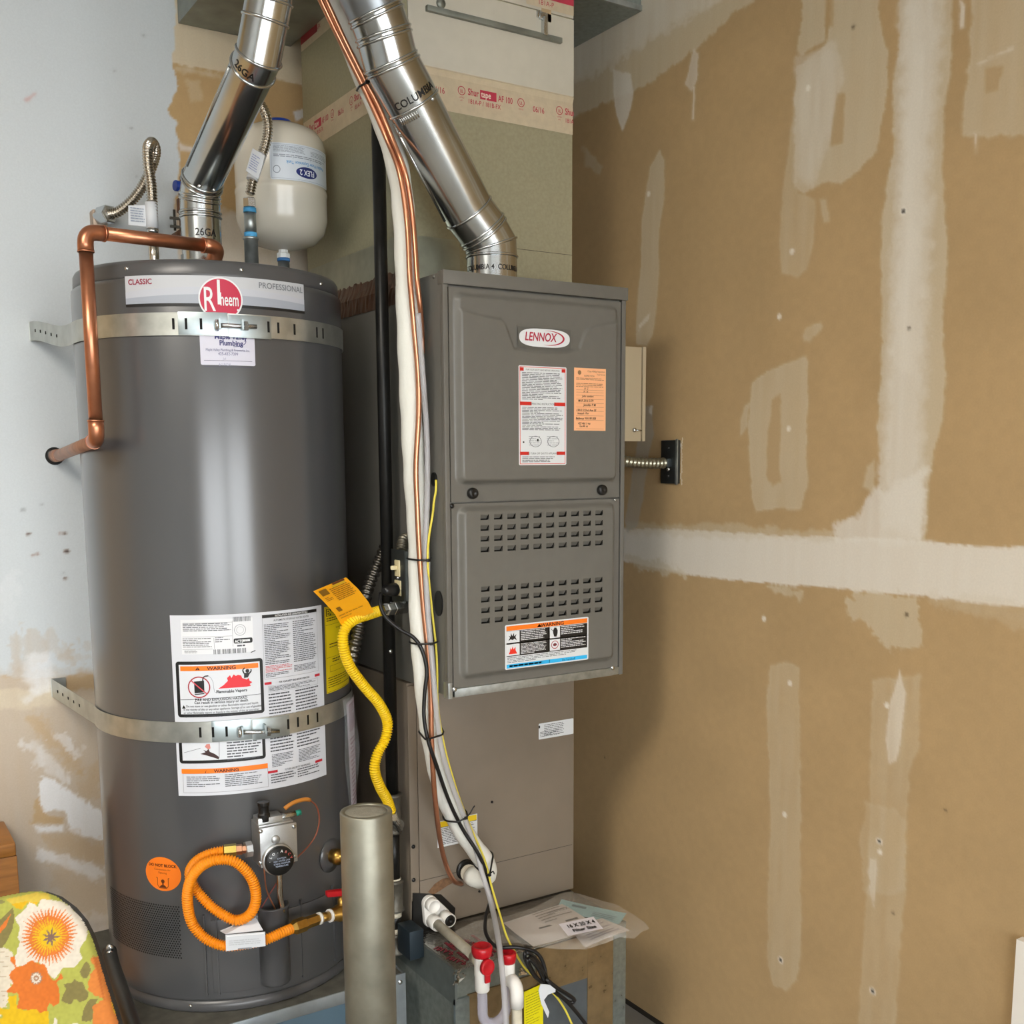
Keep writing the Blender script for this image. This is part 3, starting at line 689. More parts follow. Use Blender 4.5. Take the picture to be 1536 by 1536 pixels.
# ---- brand banner
L = tank_label((186.4, 414), (454.8, 427.6), (456.6, 471), (190.5, 461))
L.rect(0, 0, L.W, L.H-5, '#b4b7bc')
L.lay = 2
for k in range(24):
    a, c = L.W*k/24, L.W*(k+1)/24; f = lambda u: L.H*(.52-.16*math.sin(math.pi*(u/L.W))); g = lambda u: L.H*(.72-.12*math.sin(math.pi*(u/L.W)*.9))
    L.poly([(a, f(a)), (c, f(c)), (c, L.H-5), (a, L.H-5)], '#b2b6bf'); L.poly([(a, g(a)), (c, g(c)), (c, L.H-5), (a, L.H-5)], '#9aa0ab', 2.5)
L.lay = 3; L.rect(0, L.H-5, L.W, L.H, BLK)
L.text('CLASSIC', 7, 15.5, 13.5, '#8c1f38', 'LEFT', .95, .02)
L.text('PROFESSIONAL', L.W-4, 16.5, 15, '#6e7278', 'RIGHT', .95, .01)
banner = L.build('brand_banner', heater, 'silver brand banner reading CLASSIC PROFESSIONAL')
L = tank_label((299, 417), (364, 417), (364, 480), (299, 480))
c0 = L.uv(331, 448.5); r0 = 39.5
L.lay = 5; L.poly(ellipse(c0[0], c0[1], r0, r0*.98, 48), WHT); L.lay = 6; L.poly(ellipse(c0[0], c0[1], r0*.93, r0*.91, 48), '#b3123a'); L.lay = 7
L.text('R', c0[0]-32, c0[1]+22, 62, WHT, 'LEFT', .60, .004); L.text('heem', c0[0]-1.5, c0[1]+11.5, 33, WHT, 'LEFT', .46, .012)
L.line((c0[0]-3.2, c0[1]+10), (c0[0]-3.2, c0[1]-34), 5, WHT); L.poly(ellipse(c0[0]+30, c0[1]+19, 2, 2, 10), WHT)
L.build('brand_badge', heater, 'round crimson brand badge with white lettering')
# ---- plumber's sticker
L = tank_label((299, 490), (381, 490), (383, 549.5), (301, 547))
L.poly(rrect(0, 0, L.W, L.H, 3), '#c4c4d2'); L.lay = 2; W_ = L.W
L.text('Maple Valley', W_*.56, 23, 13, '#2a2a66', 'CENTER', .9, .03); L.text('Plumbing', W_*.56, 34.5, 13, '#2a2a66', 'CENTER', .9, .03)
L.ring(W_*.6, 26, 24, 11, 1.2, '#2a2a66', 24, -60, 90)
L.text('Maple Valley Plumbing & Fireworks, Inc.', W_*.5, 45, 6.6, '#4c4c78', 'CENTER', .75); L.text('425-432-7399', W_*.5, 52.5, 8, '#4c4c78', 'CENTER', .8)
L.rect(6, 62, W_-6, 62.7, '#33334d'); L.rect(6, 73, W_-6, 73.7, '#33334d'); L.text('Jul', W_*.4, 60.5, 6, '#8a8aa5'); L.text('6/19/24', W_*.32, 71.5, 7, '#8a8aa5')
L.build('plumber_sticker', heater, 'small white plumber sticker partly under the upper strap')
# ---- big data and warning label
L = tank_label((253, 922), (483, 908), (488, 1160), (270, 1196))
def z8(zx, zy): return L.uv(230+zx/4.6545, 890+zy/4.6545)
def zr(a, b_, c, d, col, lay=None): p, q = z8(a, b_), z8(c, d); L.rect(p[0], p[1], q[0], q[1], col, lay); return p+q
def zp(a, b_, c, d, n, col, fill=.42, word=.12): p, q = z8(a, b_), z8(c, d); L.para(p[0], p[1], q[0], q[1], n, col, fill, word)
def zt(s, a, b_, size, col, **k): p = z8(a, b_); L.text(s, p[0], p[1], size, col, **k)
L.poly  # base sheet
L.rect(0, 0, L.W, L.H, '#cacdd4', 1); L.lay = 2
zr(190, 185, 700, 405, '#d8dade'); L.lay = 3
for k in range(34):
    p, q = z8(420, 392), z8(655, 405); u = p[0]+(q[0]-p[0])*k/34
    if k % 5 != 3: L.rect(u, p[1], u+(q[0]-p[0])/34*L.rnd.uniform(.4, .85), q[1]+2, '#55585c')
for k in range(20):
    p, q = z8(555, 165), z8(680, 180); u = p[0]+(q[0]-p[0])*k/20; L.rect(u, p[1], u+(q[0]-p[0])/20*L.rnd.uniform(.3, .8), q[1]+3, '#6b6e72')
zp(205, 212, 545, 262, 5, GRY, .45, .09); zp(205, 315, 415, 380, 6, GRY, .4, .12); zp(430, 308, 550, 345, 3, GRY, .35, .2); zp(218, 400, 310, 420, 3, GRY, .4, .2)
for a in ((205, 208, 550, 200), (205, 305, 550, 296), (205, 392, 415, 388)):
    L.line(z8(a[0], a[1]), z8(a[2], a[3]), .6, '#7a7d82')
L.line(z8(550, 190), z8(556, 370), .6, '#7a7d82'); L.line(z8(422, 310), z8(428, 388), .6, '#7a7d82')
p = z8(605, 255); L.ring(p[0], p[1], 11, 11, 1, '#8a8d92', 24); L.ring(p[0], p[1], 7, 7, .6, '#8a8d92', 20)
p, q = z8(560, 315), z8(692, 328); L.poly(rrect(p[0], p[1], q[0], q[1]+4, 3), '#141414'); L.lay = 4; L.text('ACTS', p[0]+2, q[1]+2.2, 7.5, WHT, 'LEFT', .85, .03); L.para(p[0]+17, p[1]+3, q[0]-2, q[1]+2, 1, WHT, .8, .25, 1.5); L.lay = 3
zp(585, 360, 680, 372, 1, GRY, .6, .3); L.line(z8(680, 412), z8(712, 398), 1.6, BLK)
def panel(a, b_, c, d, t=6.2, r=6):
    p, q = z8(a, b_), z8(c, d); L.lay = 2; L.poly(rrect(p[0], p[1], q[0], q[1], r), '#101010'); L.lay = 3; L.rect(p[0]+t, p[1]+t, q[0]-t, q[1]-t, '#ced2d8'); L.lay = 4; return p+q
u0, v0, u1, v1 = panel(155, 476, 776, 832)
L.rect(u0+9, v0+9, u1-9, v0+18.5, ORG); L.text('WARNING', (u0+u1)/2+4, v0+17.2, 9.6, '#3c1606', 'CENTER', 1.15, .03); L.poly([((u0+u1)/2-45, v0+17), ((u0+u1)/2-36, v0+17), ((u0+u1)/2-40.5, v0+10.5)], '#3c1606')
c = z8(320, 655); L.lay = 5
L.poly([z8(285, 615), z8(355, 608), z8(358, 690), z8(290, 697)], BLK); L.poly([z8(290, 702), z8(358, 695), z8(358, 702), z8(290, 708)], BLK)
L.pline([z8(345, 612), z8(348, 588), z8(362, 577), z8(385, 575)], 2.2, BLK); L.pline([z8(385, 575), z8(405, 592), z8(418, 620), z8(422, 660), z8(430, 690), z8(470, 692)], 1.0, '#9aa0a8')
L.ring(c[0], c[1], 21, 21, 2.2, '#a3262f', 40); L.lay = 6; L.line((c[0]-15, c[1]-14), (c[0]+15, c[1]+14), 2.2, '#c2434c'); L.lay = 5
L.poly([z8(*p) for p in ((455, 664), (490, 640), (520, 610), (515, 590), (535, 570), (545, 590), (560, 565), (575, 575), (590, 568), (612, 572), (620, 590), (650, 600), (665, 590), (672, 610), (690, 618), (672, 632), (680, 645), (655, 650))], '#d3232f')
L.lay = 6; c = z8(655, 540); L.poly(ellipse(c[0], c[1], 3.6, 3.8, 16), BLK)
L.pline([z8(622, 535), z8(632, 558), z8(648, 566), z8(668, 558), z8(682, 540)], 2.6, BLK); L.poly([z8(632, 555), z8(675, 552), z8(660, 585), z8(632, 590)], BLK); L.line(z8(622, 535), z8(636, 518), 2.2, BLK); L.line(z8(682, 540), z8(680, 528), 2.2, BLK)
L.lay = 5
zt('Flammable Vapors', 548, 690, 8.2, '#26282c', align='CENTER', sx=.95, bold=.02); L.line(z8(192, 742), z8(750, 700), .8, '#3a3c40')
zt('FIRE AND EXPLOSION HAZARD', 475, 745, 7.2, '#26282c', align='CENTER', sx=.95, bold=.015); zt('Can result in serious injury or death', 475, 765, 7.2, '#26282c', align='CENTER', sx=.95, bold=.015)
p = z8(203, 803); L.poly([p, (p[0]+7, p[1]), (p[0]+3.5, p[1]-6.5)], BLK)
p = z8(212, 795)
for i, s in enumerate(('    Do not store or use gasoline or other flammable vapors and liquids', 'in the vicinity of this or any other appliance. Storage of or use of gasoline', 'or other flammable vapors or liquids in the vicinity of this or any other', 'appliance can result in serious injury or death.')): L.text(s, p[0], p[1]+i*6.4, 5.9, '#33363b', 'LEFT', .84, .006)
u0, v0, u1, v1 = panel(172, 905, 785, 1150)
zp(510, 1000, 760, 1150, 9, GRY, .45, .16)
L.line(z8(215, 1112), z8(330, 1080), .7, GRY); L.line(z8(460, 1010), z8(460, 1150), .8, GRY)
L.poly([z8(*p) for p in ((330, 1120), (365, 1108), (350, 1092), (372, 1100), (385, 1085), (395, 1105), (430, 1120), (458, 1140), (458, 1158), (420, 1145), (370, 1130))], '#3a2422')
L.poly([z8(*p) for p in ((360, 1070), (372, 1052), (395, 1050), (400, 1080), (385, 1090))], '#c98178')
L.lay = 3; p, q = z8(198, 1225), z8(797, 1180); q = (q[0], p[1]+9.5); L.rect(p[0], p[1], q[0], q[1], ORG); L.text('WARNING', (p[0]+q[0])/2+3, q[1]-1.3, 8.8, '#3c1606', 'CENTER', 1.1, .03); L.poly([((p[0]+q[0])/2-38, q[1]-1.2), ((p[0]+q[0])/2-31, q[1]-1.2), ((p[0]+q[0])/2-34.5, q[1]-7)], '#3c1606')
bt = z8(215, 1385)[1]; L.frame(p[0]+2, q[1], q[0], bt+2, .6, '#7a7d82')
L.para(p[0]+9, q[1]+6, p[0]+74, bt-8, 6, GRY, .38, .12); L.para(p[0]+82, q[1]+4, q[0]-10, bt-6, 7, GRY, .38, .12)
# right column
L.lay = 3; a = z8(757, 152); c_ = z8(1136, 108); L.rect(a[0], a[1], c_[0], a[1]+6, '#141414'); L.lay = 4; L.text('INSTALLATION AND OPERATION DETAILS', (a[0]+c_[0])/2, a[1]+5, 5.4, WHT, 'CENTER', .72, .02); L.text('AUTOMATIC STORAGE WATER HEATER', (a[0]+c_[0])/2, a[1]+14, 5.6, '#33363b', 'CENTER', .8, .006)
mid = a[0]+(c_[0]-a[0])*.49; W2 = c_[0]
L.frame(a[0], a[1]+6, W2, z8(785, 600)[1], .5, '#8a8d92')
yb_ = z8(785, 600)[1]
L.para(a[0]+3, a[1]+19, mid-2, yb_-27, 23, GRY, .4, .12); L.para(mid+2, a[1]+18, W2-3, yb_-25, 21, GRY, .4, .12); L.para(a[0]+3, yb_-26, mid-2, yb_-12, 5, '#c55a5a', .42, .12); L.para(a[0]+3, yb_-11, mid-2, yb_-2, 3, GRY, .4, .12); L.para(mid+2, yb_-20, W2-3, yb_-6, 5, GRY, .4, .12)
def redbar(v, s, w):
    L.rect(a[0], v, a[0]+w, v+5, '#b5202f'); L.rect(W2-w+3, v, W2+3, v+5, '#b5202f'); L.text(s, (a[0]+W2)/2+2, v+4.3, 5, '#33363b', 'CENTER', .68, .015)
v = z8(778, 622)[1]; redbar(v, 'FOR YOUR SAFETY READ BEFORE OPERATING', 14)
L.frame(a[0]+7, v+8, W2-3, v+21, .4, '#8a8d92'); L.para(a[0]+9, v+10, W2-6, v+20, 4, GRY, .4, .08); L.para(a[0]+7, v+24, mid-2, L.H-72, 19, GRY, .4, .12); L.para(mid+3, v+24, W2-1, L.H-72, 19, GRY, .4, .12)
v3 = z8(808, 1240)[1]
L.para(a[0]+9, L.H-70, mid-6, v3-5, 9, GRY, .4, .12); L.para(mid+6, L.H-70, W2-1, v3-5, 9, GRY, .4, .12)
redbar(v3, 'TO TURN GAS OFF TO THE APPLIANCE', 20); L.para(a[0]+6, v3+8, mid-2, L.H-9, 4, GRY, .4, .12); L.para(mid+2, v3+7, W2-1, L.H-11, 4, GRY, .4, .12)
L.build('warning_label', heater, 'large white data and warning label')
# ---- yellow energy label
t1, z1 = cyl_uv(486, 911); t2 = cyl_uv(527, 1000)[0]; z0 = cyl_uv(490, 1041)[1]
L = Lab(lambda u, v, l: cp(t1+u/1000/TR, z1-v/1000, TR+l+.0002), .0003, du=14)
W_, H_ = .120*1000, (z1-z0)*1000
L.rect(0, 0, W_, H_, '#d6bd0c'); L.lay = 2; L.frame(2, 2, W_-2, H_-2, .6, '#4a4310')
L.rect(5, 5, W_-5, 20, BLK, 2); L.text('ENERGY', 7, 18.5, 17, '#d6bd0c', 'LEFT', .9, .03); L.para(6, 24, W_-40, 33, 2, '#4a4310', .5, .12); L.rect(2, 38, W_-2, 38.6, '#4a4310')
L.text('Estimated Yearly', W_*.5, 49, 6, '#3a350e', 'CENTER', .9); L.rect(14, 78, W_-20, 80, '#3b1c10'); L.para(14, 84, W_-20, 88, 1, '#4a4310', .5, .1); L.rect(4, 106, W_-4, 106.6, '#4a4310'); L.para(24, 110, W_-20, 120, 2, '#4a4310', .5, .12); L.frame(14, 124, W_-20, 137, .6, '#4a4310'); L.para(6, 148, W_-8, H_-8, 5, '#4a4310', .35, .09)
L.build('energy_label', heater, 'yellow energy rating label')
# ---- orange do-not-block sticker
t0, z0 = cyl_uv(244, 1311)
L = Lab(lambda u, v, l: cp(t0+u/1000/TR, z0-v/1000, TR+l), .0004, du=18)
L.poly(ellipse(0, 0, 40, 35, 40), '#ef7a1c'); L.lay = 2; L.text('DO NOT BLOCK', 0, -15, 8.2, '#5a2a0c', 'CENTER', 1.0, .03); L.text('Combustion Air', 0, -7.5, 5.6, '#8a4513', 'CENTER'); L.text('Opening', 0, -1, 5.6, '#8a4513', 'CENTER')
L.pline([(-15, 8), (-12, 8), (-12, 24), (-8, 29), (8, 29), (12, 24), (12, 8), (15, 8)], 1.1, '#5a2a0c'); L.poly(ellipse(0, 15, 4, 4, 12), '#5a2a0c'); L.rect(-1.5, 15, 1.5, 23, '#5a2a0c'); L.poly([(-9, 28), (-4, 23), (4, 23), (9, 28)], '#5a2a0c')
L.build('do_not_block_sticker', heater, 'round orange DO NOT BLOCK sticker')
# ---- perforated air intake (too many holes to pick apart)
pm = MB(); tb = cyl_uv(272, 1437); ttop = cyl_uv(264, 1357)
pitch = .0056; rows = int((ttop[1]-tb[1])/(pitch*.866))+1
for j in range(rows):
    z = tb[1]+j*pitch*.866
    t = tb[0]-(pitch/2/TR if j % 2 else 0)-(0 if j < rows*.5 else 0)
    for i in range(38):
        tt = t-i*pitch/TR
        pm.add([cp(tt+.0018*math.cos(a)/TR, z+.0018*math.sin(a), TR+.0003) for a in [math.pi*k/4 for k in range(8)]], [list(range(8))])
o = pm.build('intake_holes', m_dark, heater, fix=False); o['kind'] = 'stuff'
# ---- burner access panel and its folds
MB_ = MB()
ta = cyl_uv(318, 1420)[0]; tb2 = cyl_uv(508, 1400)[0]
def curved(t0, t1, z0, z1, r0, r1, k=14):
    m = MB(); vs = []; fs = []
    for i in range(k+1):
        t = t0+(t1-t0)*i/k
        vs += [cp(t, z0, r0), cp(t, z0, r1), cp(t, z1, r1), cp(t, z1, r0)]
    for i in range(k):
        o = i*4
        for a, c in ((0, 1), (1, 2), (2, 3)): fs.append((o+a, o+c, o+4+c, o+4+a))
    fs += [(0, 1, 2, 3), (k*4+3, k*4+2, k*4+1, k*4)]
    m.add(vs, fs, 0, False); return m
zA, zB = cyl_uv(400, 1478)[1], cyl_uv(400, 1370)[1]
curved(ta, tb2, zA, zB, TR-.002, TR+.0035).build('access_panel', m_tank, heater, bevel=.0008)
for px, w in ((308, .003), (326, .003), (452, .003), (500, .004)):
    t = cyl_uv(px, 1440)[0]; curved(t, t+w/TR, zA-.004, zB+.012, TR, TR+.0055, 2).build('panel_fold', m_tank, heater)
# ---- pilot sleeve in front of the panel
c = cylpt(414.5, 1362, TR+.026); sz1 = c.z; ctr = cp(math.atan2(c.x-TX, TY-c.y), 0, TR+.004)
zb = cylpt(414, 1476, TR+.026).z
s = MB(); s.lathe([(.029, zb-.004), (.0305, zb), (.0305, sz1-.006), (.032, sz1-.003), (.032, sz1), (.0275, sz1), (.0275, sz1-.05), (0, sz1-.05)], ctr, n=36, caps=True)
s.build('pilot_sleeve', m_gray_tube, heater)
s = MB(); s.lathe([(.0276, sz1-.049), (.0276, sz1-.049), (0, sz1-.049)], ctr, n=30); s.build('sleeve_opening', m_dark, heater)
# ---- drain outlet and escutcheon
p = cylpt(496, 1283, TR); n = V(p.x-TX, p.y-TY, 0).normalized()
s = MB(); s.lathe([(.036, -.001), (.036, .0012), (.018, .004), (.012, .004)], p, n, 40); s.build('drain_escutcheon', m_tank, heater)
s = MB(); s.lathe([(.013, 0), (.0145, .004), (.0145, .012), (.017, .014), (.017, .024), (.011, .028), (.010, .040), (.013, .043), (.013, .052), (0, .052)], p, n, 14); s.build('drain_valve', m_brass, heater)
# ---- gas control valve
c = cylpt(417, 1266, TR+.060); tv = math.atan2(c.x-TX, TY-c.y); n = V(math.sin(tv), -math.cos(tv), 0); tg = V(math.cos(tv), math.sin(tv), 0); UP = V(0, 0, 1)
VC_, VN_ = c, n
def vf(px, py, off=0.0):      # point on the valve's front plane
    d = wr(px, py); o = VC_+VN_*off; return CAM+d*((o-CAM).dot(VN_)/d.dot(VN_))
def vb(mb, c0, w, h, d0, d1, mi=0):   # box facing n
    q = [c0+tg*sx*w/2+UP*sz*h/2 for sx, sz in ((-1, -1), (1, -1), (1, 1), (-1, 1))]
    return mb.prism([p+n*d0 for p in q], n*(d1-d0), mi)
tl, tr_, br, bl = [vf(*p) for p in ((388, 1245), (444, 1230), (446, 1291), (391, 1302))]
vw = ((tr_-tl).dot(tg)+(br-bl).dot(tg))/2; vh = ((tl-bl).z+(tr_-br).z)/2; vc = (tl+tr_+br+bl)/4
valve = vb(MB(), vc, vw, vh, -.004, .004); vb(valve, vc-tg*.001, vw*.94, vh*1.06, -.058, -.005)
valve = valve.build('gas_control_valve', m_alu, heater, bevel=.0025, label='cast aluminium gas control valve')
for px, py in ((391, 1247), (441, 1240), (442, 1284), (391, 1294)): screw(valve, vf(px, py, .004), n, .0034)
s = MB(); s.lathe([(.0085, 0), (.0085, .003), (.006, .005), (0, .005)], vf(413, 1259, .004), n, 20); s.build('pilot_button', m_alu, valve)
kc = vf(416, 1288, .004)
s = MB(); s.lathe([(.0315, 0), (.0315, .006), (.0295, .008), (.0, .008)], kc, n, 40); s.build('dial_rim', m_alu, valve)
s = MB(); s.lathe([(.0285, .008), (.0285, .016), (.027, .018), (0, .018)], kc, n, 40); s.build('temperature_dial', m_black, valve)
L = Lab(lambda u, v, l: kc+n*(.0182+l)+tg*(u/1000)-UP*(v/1000), .0002)
for k, (tx, cl) in enumerate((('.', WHT), ('L', WHT), ('O', WHT), ('.', WHT), ('A', WHT), ('B', '#b06a66'), ('C', '#b04a46'), ('V', '#b04a46'))):
    an = math.radians(-75+k*21); L.text(tx, 21*math.sin(an), -21*math.cos(an)+2.5, 7, cl, 'CENTER', 1, .03, 0, -an)
for i, s_ in enumerate(('CAUTION', 'HOT WATER CAN', 'SCALD: MAXIMUM', 'TEMPERATURE')): L.text(s_, 3, -5+i*5.2, 4.6, '#b9c6de', 'CENTER', .85)
L.build('dial_print', valve)
s = MB(); top = vf(402, 1232, -.03); vb(s, top+UP*.002, .050, .024, -.018, .018); s.build('valve_head', m_alu, valve, bevel=.003)
s = MB(); s.lathe([(.0125, -.004), (.0125, .010), (.0105, .012), (.0105, .026), (.012, .027), (.012, .034), (0, .034)], vf(396, 1228, -.022), UP, 10, sm=False); s.build('gas_knob', m_black, valve, bevel=.001)
a0 = vf(410, 1229, -.025); s = MB(); s.cyl(a0, a0+tg*.045+UP*.004, .0065, 12); s.build('igniter_barrel', m_zinc, valve)
s = MB(); s.cyl(a0+tg*.045+UP*.004, a0+tg*.056+UP*.005, .0058, 12); s.build('igniter_tip', M('teal_plastic', '#12806f', .4), valve)
s = MB(); s.tube(catmull([vf(427, 1213, -.03), vf(435, 1207, -.03), vf(445, 1202, -.032), vf(458, 1199, -.035), vf(465, 1200, -.038)]), .0042, 10); s.build('igniter_boot', M('orange_rubber', '#b8762a', .5), valve)
s = MB(); s.tube(catmull([vf(465, 1200, -.038), vf(475, 1210, -.045), vf(479, 1230, -.05), vf(474, 1252, -.05), vf(462, 1270, -.045), vf(446, 1286, -.03), vf(438, 1296, -.03)]), .0016, 6); s.build('igniter_wire', M('brown_wire', '#8a4a34', .5), valve)
s = MB(); s.tube(catmull([vf(396, 1302, -.02), vf(397, 1312, -.02), vf(400, 1335, -.03), vf(410, 1358, -.035), vf(417, 1372, -.04)]), .0016, 6); s.build('pilot_tube', m_copper, valve)
s = MB(); s.tube(catmull([vf(423, 1300, -.03), vf(416, 1322, -.03), vf(404, 1342, -.04), vf(392, 1362, -.05)]), .0013, 6); s.build('thermocouple_wire', M('red_wire', '#7a3b33', .5), valve)
s = MB(); s.tube(catmull([vf(418, 1302, -.025), vf(419, 1322, -.025), vf(420, 1345, -.03), vf(424, 1368, -.035)]), .0062, 12); s.build('burner_tube', m_steel, valve)
s = MB(); s.lathe([(.016, 0), (.016, .012), (.014, .012)], vf(377, 1273, -.022)-tg*.0, -tg, 8, sm=False); s.build('inlet_boss', m_alu, valve)
s = MB(); s.lathe([(.0125, .0), (.0125, .007), (0, .007)], vf(374, 1273, -.022)-tg*.0, -tg, 16); s.build('blue_thread_tape', M('blue_ptfe_tape', '#4fa3d8', .5), valve)
# ---- draft hood and top nipples
p = V(.692, 2.25, TZ1)
s = MB(); s.lathe([(.075, .004), (.075, .008), (.052, .028), (.0405, .034), (.0405, .045)], p, n=36); s.build('draft_hood', m_galv, heater)
for k in range(4):
    a = math.pi/4+k*math.pi/2; q = p+V(.066*math.cos(a), .066*math.sin(a), 0); MB().box(q.x-.006, q.x+.006, q.y-.001, q.y+.001, TZ1, TZ1+.006).build('hood_leg', m_galv, heater)
# document pouch of clear plastic on the right flank
t0 = cyl_uv(506, 1060)[0]
P = []; m = MB(); vs = []; fs = []; kz = 14; kt = 6
zt_, zb_ = cyl_uv(512, 1048)[1], cyl_uv(528, 1200)[1]-.02
for i in range(kt+1):
    for j in range(kz+1):
        f = i/kt; g = j/kz; t = t0+.05+.34*f+.06*g
        vs.append(cp(t, zt_+(zb_-zt_)*g, TR+.006+.014*math.sin(math.pi*f)*math.sin(math.pi*(.15+.85*g))+.002*math.sin(9*g+5*f)))
for i in range(kt):
    for j in range(kz): o = i*(kz+1)+j; fs.append((o, o+1, o+kz+2, o+kz+1))
m_clear = M('clear_plastic_film', '#dfe6ea', .12, trans=0., alpha=.16, spec=.8)
m.add(vs, fs, 0, True); pouch = m.build('document_pouch', m_clear, heater, fix=False, label='clear plastic document pouch')
L = Lab(lambda u, v, l: cp(t0+.12+.06*(v/H2)+u/1000/TR, zt_-.012-v/1000, TR+.006+l), .0003, du=20); H2 = (zt_-zb_)*1000-14
L.rect(0, 0, 90, H2, '#d9cfd6'); L.lay = 2; L.para(14, 8, 84, 70, 12, '#a06478', .5, .12); L.para(14, 84, 84, H2-8, 16, '#b48a98', .4, .12)
L.build('manual', pouch, 'pale manual with pink print inside the pouch')
# ------------------------------------------------------------------ seismic straps
m_strap = M('galvanized_strap', '#b4b6b0', .34, .85, var=.16, vscale=30)
m_strapb = M('bright_zinc_plate', '#9fa9ab', .36, .85, var=.12, vscale=40)
def strap(label, z0, z1, ax, az0, az1, seam, head, tail, nut, slots, plate):
    zc = (z0+z1)/2
    T = thing('seismic_strap', label, 'strap', (ax, YB, (az0+az1)/2), 'water heater straps')
    pts = [(V(ax, YB-.003, 0), az0, az1)]; n = 70
    tl = math.radians(-97)
    p1 = cp(tl, 0, TR+.0022)
    for k in range(1, 8): f = k/8; pts.append((V(ax, YB-.003, 0).lerp(p1, f), az0+(z0-az0)*sstep(f*1.1), az1+(z1-az1)*sstep(f*1.1)))
    for k in range(n+1):
        t = tl+(math.radians(100)-tl)*k/n; pts.append((cp(t, 0, TR+.0022), z0, z1))
    b = MB(); vs = []; fs = []
    for i, (p, a, c) in enumerate(pts):
        q = pts[min(i+1, len(pts)-1)][0]; r = pts[max(0, i-1)][0]; d = (q-r).normalized(); nn = V(d.y, -d.x, 0)*.0011
        vs += [V(p.x, p.y, a), V(p.x, p.y, c), V(p.x+nn.x, p.y+nn.y, c), V(p.x+nn.x, p.y+nn.y, a)]
    for i in range(len(pts)-1):
        o = i*4
        for a, c in ((0, 1), (1, 2), (2, 3), (3, 0)): fs.append((o+a, o+c, o+4+c, o+4+a))
    b.add(vs, fs, 0, True); band = b.build('band', m_strap, T); band.data.set_sharp_from_angle(angle=math.radians(40))
    MB().box(ax-.002, ax+.030, YB-.0035, YB-.001, az0, az1).build('wall_tab', m_strap, T)
    r2 = TR+.0048
    ta, tb = cyl_uv(plate[0], plate[2])[0], cyl_uv(plate[1], plate[2])[0]
    curved(ta, cyl_uv(seam, plate[2])[0]-.002, z0+.001, z1+.001, TR+.003, r2, 10).build('clamp_plate', m_strapb, T, bevel=.0004)
    curved(cyl_uv(seam, plate[2])[0]+.002, tb, z0-.002, z1-.002, TR+.003, r2, 10).build('clamp_plate', m_strapb, T, bevel=.0004)
    bh = cylpt(*head, TR+.0125); bt = cylpt(*tail, TR+.0125); bn = cylpt(*nut, TR+.0125); d = (bt-bh).normalized()
    for p in (bh+d*.003, bn-d*.003):
        t = math.atan2(p.x-TX, TY-p.y); w = .0016/TR
        curved(t-w, t+w, zc-.009, zc+.009, TR+.004, TR+.018, 1).build('lug', m_strapb, T)
    s = MB(); s.cyl(bh, bt, .0042, 12); s.build('bolt', m_zinc, T)
    s = MB(); s.lathe([(.0085, -.006), (.0105, -.004), (.0105, 0), (0, 0)], bh, d, 16); s.build('bolt_head', m_zinc, T)
    s = MB(); s.lathe([(.0092, 0), (.0092, .007), (0, .007)], bn, d, 6, sm=False); s.build('nut', m_zinc, T)
    for px in slots:
        t = cyl_uv(px, plate[2])[0]; inn = plate[0] < px < plate[1]; rr = r2+.0003 if inn else TR+.0037
        curved(t-.0022/TR, t+.0022/TR, zc-.010, zc+.010, rr-.0003, rr, 1).build('slot', m_dark if abs(px-seam) < 170 else m_strap, T)
    for k in range(5):
        f = .15+.13*k; p = V(ax, YB-.003, 0).lerp(p1, f); zz = zc+(((az0+az1)/2)-zc)*(1-sstep(f*1.1))
        MB().box(p.x-.0016, p.x-.0008, p.y-.004, p.y+.004, zz-.003, zz+.003).build('hole', m_dark, T)
    return T
strap('galvanized steel strap around the heater just below its brand banner', 1.672, 1.713, .418, 1.706, 1.747, 342, (327, 488), (385, 490), (366, 489), (261, 280, 302, 401, 416, 440, 473, 482), (268, 405, 490))
strap('galvanized steel strap across the large white warning label', .905, .946, .415, .908, .950, 378, (361, 1099), (419, 1097), (400, 1097), (301, 320, 340, 431, 446, 461, 475), (318, 433, 1098))

# ------------------------------------------------------------------ copper relief pipe
def joint(mb, a, b, r, L=.022, n=18): d = (b-a).normalized(); mb.cyl(a, a+d*L, r, n)
E1 = onz(330, 371, 1.852); E2 = ony(127, 347, 2.085); E3 = ony(137, 660, 2.085); E3 = V(E2.x, E2.y, E3.z); E4 = ony(86, 684, YB-.035)
RC = .0122
relief = thing('relief_pipe', 'orange brown copper pipe bent from the heater top down to the wall', 'pipe', E4)
def bend(a, c, b, r, k=8):           # rounded corner path
    d0 = (a-c).normalized(); d1 = (b-c).normalized(); p0 = c+d0*r; p1 = c+d1*r
    return [p0]+[(1-t)**2*p0+2*t*(1-t)*c+t*t*p1 for t in [i/k for i in range(1, k)]]+[p1]
def pipe(parent, name, a, b, r, m, n=20): s = MB(); s.cyl(a, b, r, n); return s.build(name, m, parent)
def elbow(parent, a, c, b, r, m, rad=.022, name='elbow', lip=.003):
    P = bend(a, c, b, rad); s = MB(); P = [P[0]+(P[0]-c).normalized()*.014]+P+[P[-1]+(P[-1]-c).normalized()*.014]
    s.tube(P, r, 20); s.cyl(P[0], P[0]-(P[0]-c).normalized()*lip, r+.0008, 20); s.cyl(P[-1], P[-1]-(P[-1]-c).normalized()*lip, r+.0008, 20)
    return s.build(name, m, parent)
V1 = onz(325, 377, 1.83); V1 = V(E1.x-.012, E1.y+.022, TZ1+.012)
sh = lambda p, q, d=.024: p+(q-p).normalized()*d
